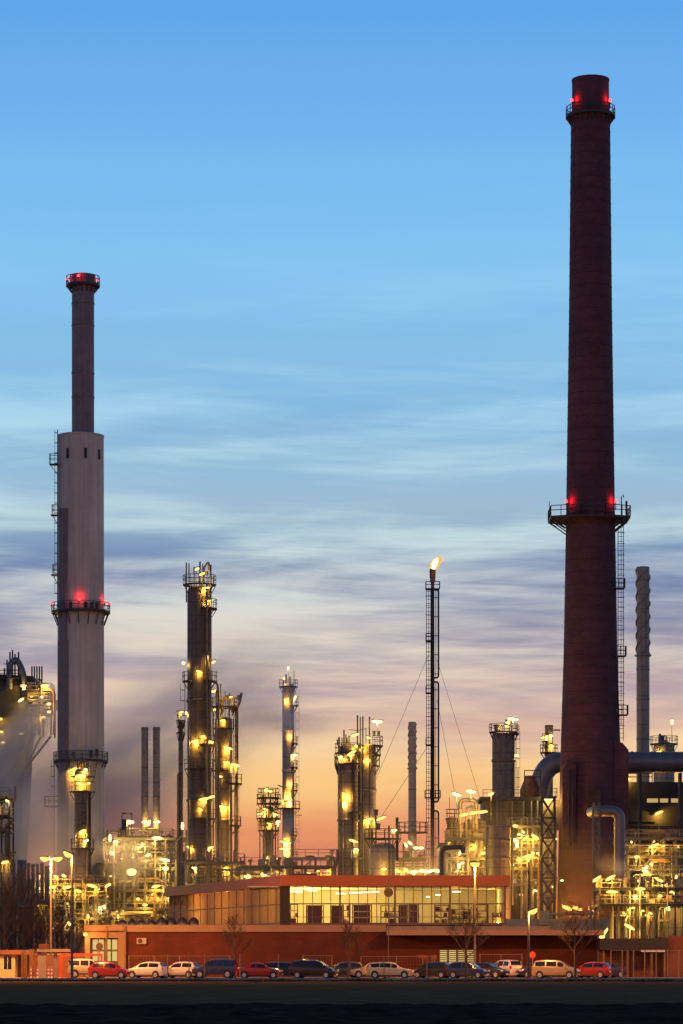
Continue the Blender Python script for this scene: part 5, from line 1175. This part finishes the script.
def make_car(kind, pname, label):
    K = KINDS[kind]; t = thing('parked_car', label, 'car', (0, 0, 0), 'cars parked along the kerb')
    pm = paint(*pname)
    st = K['st']; rows = []
    hi = .18 if kind == 'offroader' else 0
    for i, (x, w_, zb, zr, wr) in enumerate(st):
        z0 = .22+hi*.7 if 0 < i < len(st)-1 else .36+hi*.5
        rows.append([(x, w_*.88, z0), (x, w_*.98, z0+.16), (x, w_, (z0+zb)/2+.08), (x, w_*.975, zb-.03), (x, w_*.94, zb), (x, wr, zr-.035), (x, wr-.10, zr), (x, 0, zr+.015)])
    b = MB(); k = len(rows[0])
    for i in range(len(rows)-1):
        for sg in (1, -1):
            for j in range(k-1):
                q = [rows[i][j], rows[i+1][j], rows[i+1][j+1], rows[i][j+1]]
                q = [(x, y*sg, z) for x, y, z in q]
                if sg > 0: q.reverse()
                b.add(q, [(0, 1, 2, 3)], True)
        b.add([(rows[i][0][0], rows[i][0][1], rows[i][0][2]), (rows[i+1][0][0], rows[i+1][0][1], rows[i+1][0][2]), (rows[i+1][0][0], -rows[i+1][0][1], rows[i+1][0][2]), (rows[i][0][0], -rows[i][0][1], rows[i][0][2])], [(3, 2, 1, 0)])
    for ii in (0, -1):
        r_ = rows[ii]; loop = [(x, y, z) for x, y, z in r_]+[(x, -y, z) for x, y, z in r_[-2::-1]]
        b.add(loop, [tuple(range(len(loop)))])
    o = b.build('body', pm, t)
    import bmesh
    bm = bmesh.new(); bm.from_mesh(o.data); bmesh.ops.remove_doubles(bm, verts=bm.verts, dist=.0005); bmesh.ops.recalc_face_normals(bm, faces=bm.faces)
    for e in bm.edges:
        if len(e.link_faces) == 2 and e.calc_face_angle(0) > R(38): e.smooth = False
    for f in bm.faces: f.smooth = True
    bm.to_mesh(o.data); bm.free()
    c0, c1 = K['cab']
    def patch(quad, name, ins=.06, off=.012):
        q = [Vector(p) for p in quad]; c = sum(q, Vector())/4
        n = (q[2]-q[0]).cross(q[3]-q[1]).normalized()
        if n.dot(c-Vector((c.x*.9, 0, .8))) < 0: n = -n
        P = [p+(c-p)*0+(c-p).normalized()*min(ins*1.3, (c-p).length*.3)+n*off for p in q]
        return P, n
    def glass(name, quads):
        mb = MB()
        for P in quads: mb.add(P, [(0, 1, 2, 3)])
        return mb.build(name, M['carglass'], t)
    # side windows: split by pillars
    for sg in (1, -1):
        xs = [st[c0+1][0]-.02]+list(K['pillars'])+[st[c1-1][0]+.28]
        for a, c in zip(xs[:-1], xs[1:]):
            def lerp_row(x):
                for r0, r1 in zip(rows[:-1], rows[1:]):
                    if r0[0][0] <= x <= r1[0][0]:
                        f = (x-r0[0][0])/(r1[0][0]-r0[0][0]); return [Vector(p).lerp(Vector(q), f) for p, q in zip(r0, r1)]
                return [Vector(p) for p in rows[-1]]
            n_ = 4; strip = []
            for i in range(n_+1):
                rw = lerp_row(a+.05+(c-a-.10)*i/n_); lo = rw[4].lerp(rw[5], .10); hi_ = rw[4].lerp(rw[5], .86)
                strip.append([(lo.x, (lo.y+.012)*sg, lo.z), (hi_.x, (hi_.y+.012)*sg, hi_.z)])
            mb = MB()
            for i in range(n_):
                q = [strip[i][0], strip[i+1][0], strip[i+1][1], strip[i][1]]
                if sg > 0: q.reverse()
                mb.add(q, [(0, 1, 2, 3)])
            mb.build('side_window', M['carglass'], t)
    def cross(i0, i1, name):
        a, c = rows[i0], rows[i1]; lo, hi_ = (a, c) if a[6][2] < c[6][2] else (c, a)
        A = Vector(lo[6]).lerp(Vector(hi_[6]), .10); B = Vector(lo[6]).lerp(Vector(hi_[6]), .93); wA = lo[6][1]+.02; wB = hi_[6][1]+.04
        d = .012 if A.x > 0 else -.012
        mb = MB(); mb.add([(A.x+d, -wA, A.z+.03), (A.x+d, wA, A.z+.03), (B.x+d, wB, B.z+.025), (B.x+d, -wB, B.z+.025)], [(0, 1, 2, 3) if d > 0 else (3, 2, 1, 0)])
        mb.build(name, M['carglass'], t)
    cross(c1, c1-1, 'windscreen'); cross(c0, c0+1, 'rear_window')
    Lh = K['L']/2; wr = .31+hi*.25; ax = Lh*.64
    for x in (-ax, ax*.98):
        for sg in (1, -1):
            y = st[4][1]; 
            MB().cyl((x, sg*(y-.25), wr+.04), (x, sg*(y+.006), wr+.04), wr*1.16, n=24, smooth=False).build('wheel_arch', M['plastic'], t)
            wl = MB().cyl((x, sg*(y-.2), wr), (x, sg*(y+.03), wr), wr, n=24).build('wheel', M['tyre'], t)
            rm = MB(); rm.cyl((x, sg*(y+.03), wr), (x, sg*(y+.045), wr), wr*.64, n=20, smooth=False); rm.build('rim', M['rim'], wl)
    f = st[-1]; f2 = st[-2]; r0 = st[0]
    for sg in (1, -1):
        mb = MB(); mb.box(f2[0]+.14, sg*(f2[1]-.12), f2[2]-.1, .26, .28, .15, Matrix.Rotation(-sg*.35, 3, 'Z')); mb.build('headlight', M['headglass'], t)
        mb = MB(); mb.box(r0[0]+.05, sg*(r0[1]-.02), r0[2]+.02, .12, .2, .26); mb.build('tail_light', M['taillens'], t)
        mb = MB(); xm = st[c1-1][0]+.45; mb.box(xm, sg*(st[c1-1][1]+.1), st[c1][2]+.1, .14, .2, .13); mb.build('mirror', pm, t)
    MB().box(f[0]+.015, 0, .5+hi, .03, .9, .2).build('grille', M['plastic'], t); MB().box(f[0]+.035, 0, .36+hi, .015, .5, .11).build('number_plate', M['plate'], t)
    MB().box(r0[0]-.015, 0, .62+hi, .02, .5, .11).build('number_plate', M['plate'], t)
    MB().bx(-ax+.4, ax-.4, -st[4][1]-.004, st[4][1]+.004, .2+hi*.7, .3+hi*.7).build('sill', M['plastic'], t)
    return t
def copy_tree(o, parent=None):
    c = o.copy(); COL.objects.link(c)
    if parent is not None: c.parent = parent
    for ch in list(o.children): copy_tree(ch, c)
    return c
def car(kind, pname, px, Y, rot, label):
    key = (kind, pname[0])
    if key in PROTO:
        t = copy_tree(PROTO[key]); t['label'] = label
    else: t = PROTO[key] = make_car(kind, pname, label)
    t.location = (wx(px, Y), Y, .0); t.rotation_euler.z = R(rot); t.scale = (1, 1, 1.08)
    return t
cream = ('cream', (.66, .58, .36)); red = ('red', (.38, .014, .010)); whitep = ('white', (.74, .70, .62)); navy = ('navy', (.03, .045, .11)); black = ('black', (.018, .016, .016)); beige = ('beige', (.62, .50, .27)); darkblue = ('dark blue', (.025, .03, .06)); bronze = ('bronze', (.34, .26, .17)); silver = ('silver', (.38, .38, .36)); vred = ('dark red', (.30, .02, .02))
car('offroader', cream, 89, 301.5, 4, 'yellowish off-roader parked behind the red hatchback at the left')
car('hatch', red, 109.5, 293, -4, 'bright red hatchback parked at the left before the entrance')
car('hatch', whitep, 147, 299, 160, 'left of the two white hatchbacks, beside the red hatchback')
car('hatch', whitep, 180.5, 300, 158, 'right of the two white hatchbacks, beside the dark blue off-roader')
car('offroader', navy, 215, 298, 172, 'dark blue off-roader between white hatchback and red saloon')
car('saloon', red, 259.5, 293, -3, 'red saloon with blue reflecting windscreen')
car('estate', darkblue, 286, 301.5, 8, 'dark car half hidden behind the red saloon')
car('carrier', black, 314, 294.5, -14, 'black people carrier right of the red saloon')
car('hatch', darkblue, 344, 302, 200, 'small dark hatchback behind the nose of the black people carrier')
car('saloon', beige, 372, 302, 184, 'beige saloon behind the beige estate, nose to the left')
car('estate', beige, 390.5, 295, -6, 'long beige estate car facing right')
car('hatch', black, 432, 299, 158, 'black hatchback right of the beige estate')
car('hatch', navy, 468, 295, -18, 'dark blue hatchback behind the bare tree left of the lone street lamp')
car('saloon', black, 487, 303, -30, 'black saloon right of the lone street lamp')
car('carrier', whitep, 505, 306, 118, 'white van seen from behind right of the black saloon')
car('carrier', bronze, 556, 294, -14, 'bronze people carrier behind the right bare tree')
car('hatch', darkblue, 536, 304, 196, 'dark hatchback hidden behind the tail of the bronze people carrier')
car('hatch', vred, 591, 299, 156, 'dark red hatchback right of the bronze people carrier')
car('saloon', navy, 604, 305, 200, 'dark blue saloon behind the dark red hatchback')

# ------------------------------------------------------------------ steam, and vapour added for lamp halos
def steam(name, label, px, py, Y, w_px, h_px, dep, tilt, dens, col=(.9, .88, .9), seed=0., aniso=.2, stretch=(1, 1, 1)):
    m, nt_, out = _new(name+' vapour'); NN = nt_.nodes; LL = nt_.links
    s = Y/F; sx, sy, sz = w_px*s/2, dep/2, h_px*s/2
    tcn = NN.new('ShaderNodeTexCoord')
    ln = NN.new('ShaderNodeVectorMath'); ln.operation = 'LENGTH'; LL.new(tcn.outputs['Object'], ln.inputs[0])
    mr_ = NN.new('ShaderNodeMapRange'); mr_.interpolation_type = 'SMOOTHSTEP'; mr_.inputs[1].default_value = .05; mr_.inputs[2].default_value = 1.0; mr_.inputs[3].default_value = 1; mr_.inputs[4].default_value = 0
    LL.new(ln.outputs['Value'], mr_.inputs[0])
    mp = NN.new('ShaderNodeMapping'); mp.inputs['Location'].default_value = (seed, seed*2, 0); mp.inputs['Scale'].default_value = stretch; LL.new(tcn.outputs['Object'], mp.inputs[0])
    nz_ = NN.new('ShaderNodeTexNoise'); nz_.inputs['Scale'].default_value = 1.6; nz_.inputs['Detail'].default_value = 3; LL.new(mp.outputs[0], nz_.inputs['Vector'])
    m3 = NN.new('ShaderNodeMapRange'); m3.inputs[1].default_value = .3; m3.inputs[2].default_value = .7; m3.inputs[3].default_value = .25; m3.inputs[4].default_value = 1.4; LL.new(nz_.outputs['Fac'], m3.inputs[0])
    a = NN.new('ShaderNodeMath'); a.operation = 'MULTIPLY'; LL.new(mr_.outputs[0], a.inputs[0]); LL.new(m3.outputs[0], a.inputs[1])
    c = NN.new('ShaderNodeMath'); c.operation = 'MULTIPLY'; LL.new(a.outputs[0], c.inputs[0]); c.inputs[1].default_value = dens
    pv = NN.new('ShaderNodeVolumePrincipled'); pv.inputs['Color'].default_value = (*col, 1); pv.inputs['Anisotropy'].default_value = aniso; LL.new(c.outputs[0], pv.inputs['Density'])
    LL.new(pv.outputs[0], out.inputs['Volume'])
    b = MB(); b.lathe([(.02, -1)]+[(math.cos(q), math.sin(q)) for q in [R(x) for x in range(-75, 76, 15)]]+[(.02, 1)], 20)
    o = b.build(name, m); o.location = (wx(px, Y), Y, wz(py, Y)); o.scale = (sx, sy, sz); o.rotation_euler = (0, R(-tilt), 0)
    return stuff(o, label, 'steam')
STEAM = True
if STEAM:
    steam('steam_or_halo', 'pale steam streak drifting across the dark reactor block at the left edge', 20, 742, 500, 160, 60, 14, 50, .42, seed=1.2, stretch=(.6, 1, 2.2))
    steam('steam_or_halo', 'orange tinted steam bank rising over the bare trees at the left', 26, 835, 452, 170, 150, 16, 80, .22, seed=3.1)
    steam('steam_or_halo', 'broad purple vapour bank behind the pale concrete stack', 80, 800, 600, 380, 220, 40, 6, .10, (.84, .70, .76), seed=2.2)
    steam('steam_or_halo', 'faint purple vapour trail climbing behind the tallest column', 180, 730, 590, 350, 180, 34, 33, .075, (.84, .78, .88), seed=5.3, stretch=(.5, 1, 2.5))
    steam('steam_or_halo', 'glowing steam puff around the bright lamp of the process unit', 128, 866, 446, 72, 52, 7, 25, .25, seed=7.7)
    steam('steam_or_halo', 'thin white steam wisp under the exhaust hood', 122, 846, 452, 80, 26, 6, 5, .16, seed=8.9)
    steam('steam_or_halo', 'pale drifting vapour in front of the slender pale column', 286, 722, 585, 48, 150, 9, 86, .17, (1, .97, .98), seed=11.1)
    steam('steam_or_halo', 'vapour added for lamp glow over the crowded pipe deck at the right', 650, 872, 432, 56, 40, 8, 10, .025, seed=12.4)  # no steam source here, put in to give the deck lamps a halo
    steam('steam_or_halo', 'vapour added for glow among the lamps between grey silo and brick chimney', 530, 845, 436, 60, 44, 8, 10, .022, seed=13.4)  # added volume that spreads a glow round the frame lamps
    steam('steam_or_halo', 'vapour added as a halo around the bright lamps at the flare foot', 422, 866, 430, 70, 26, 8, 0, .035, seed=14.4)  # added to scatter a halo about the lamps
    steam('steam_or_halo', 'vapour added as an orange glow round the two headed street lamp at the left', 58, 862, 310, 90, 60, 8, 10, .03, seed=15.4)  # added so the street lamp heads get a soft glow
    steam('plant_halo', 'thin vapour added for lamp glow, low over the whole plant', 385, 880, 440, 900, 170, 90, 0, .006, (.92, .84, .74), seed=20.4, aniso=.3)  # added veil that stands in for lamp bloom across the plant
    steam('steam_or_halo', 'small steam wisp above the lamps right of the brick chimney', 612, 866, 396, 30, 44, 3, 70, .16, seed=9.4)

# ------------------------------------------------------------------ render settings
sc.view_settings.view_transform = 'Standard'; sc.view_settings.look = 'None'; sc.view_settings.gamma = 1; sc.view_settings.exposure = 0
sc.view_settings.use_curve_mapping = False
sc.render.engine = 'CYCLES'
c = sc.cycles
c.use_denoising = True; c.use_adaptive_sampling = True; c.adaptive_threshold = .02
c.max_bounces = 5; c.diffuse_bounces = 2; c.glossy_bounces = 2; c.transmission_bounces = 2; c.transparent_max_bounces = 8; c.volume_bounces = 1
c.sample_clamp_indirect = 4; c.sample_clamp_direct = 0
c.volume_step_rate = 1.5; c.volume_max_steps = 64
c.caustics_reflective = False; c.caustics_refractive = False
c.use_light_tree = True
c.filter_width = 1.5
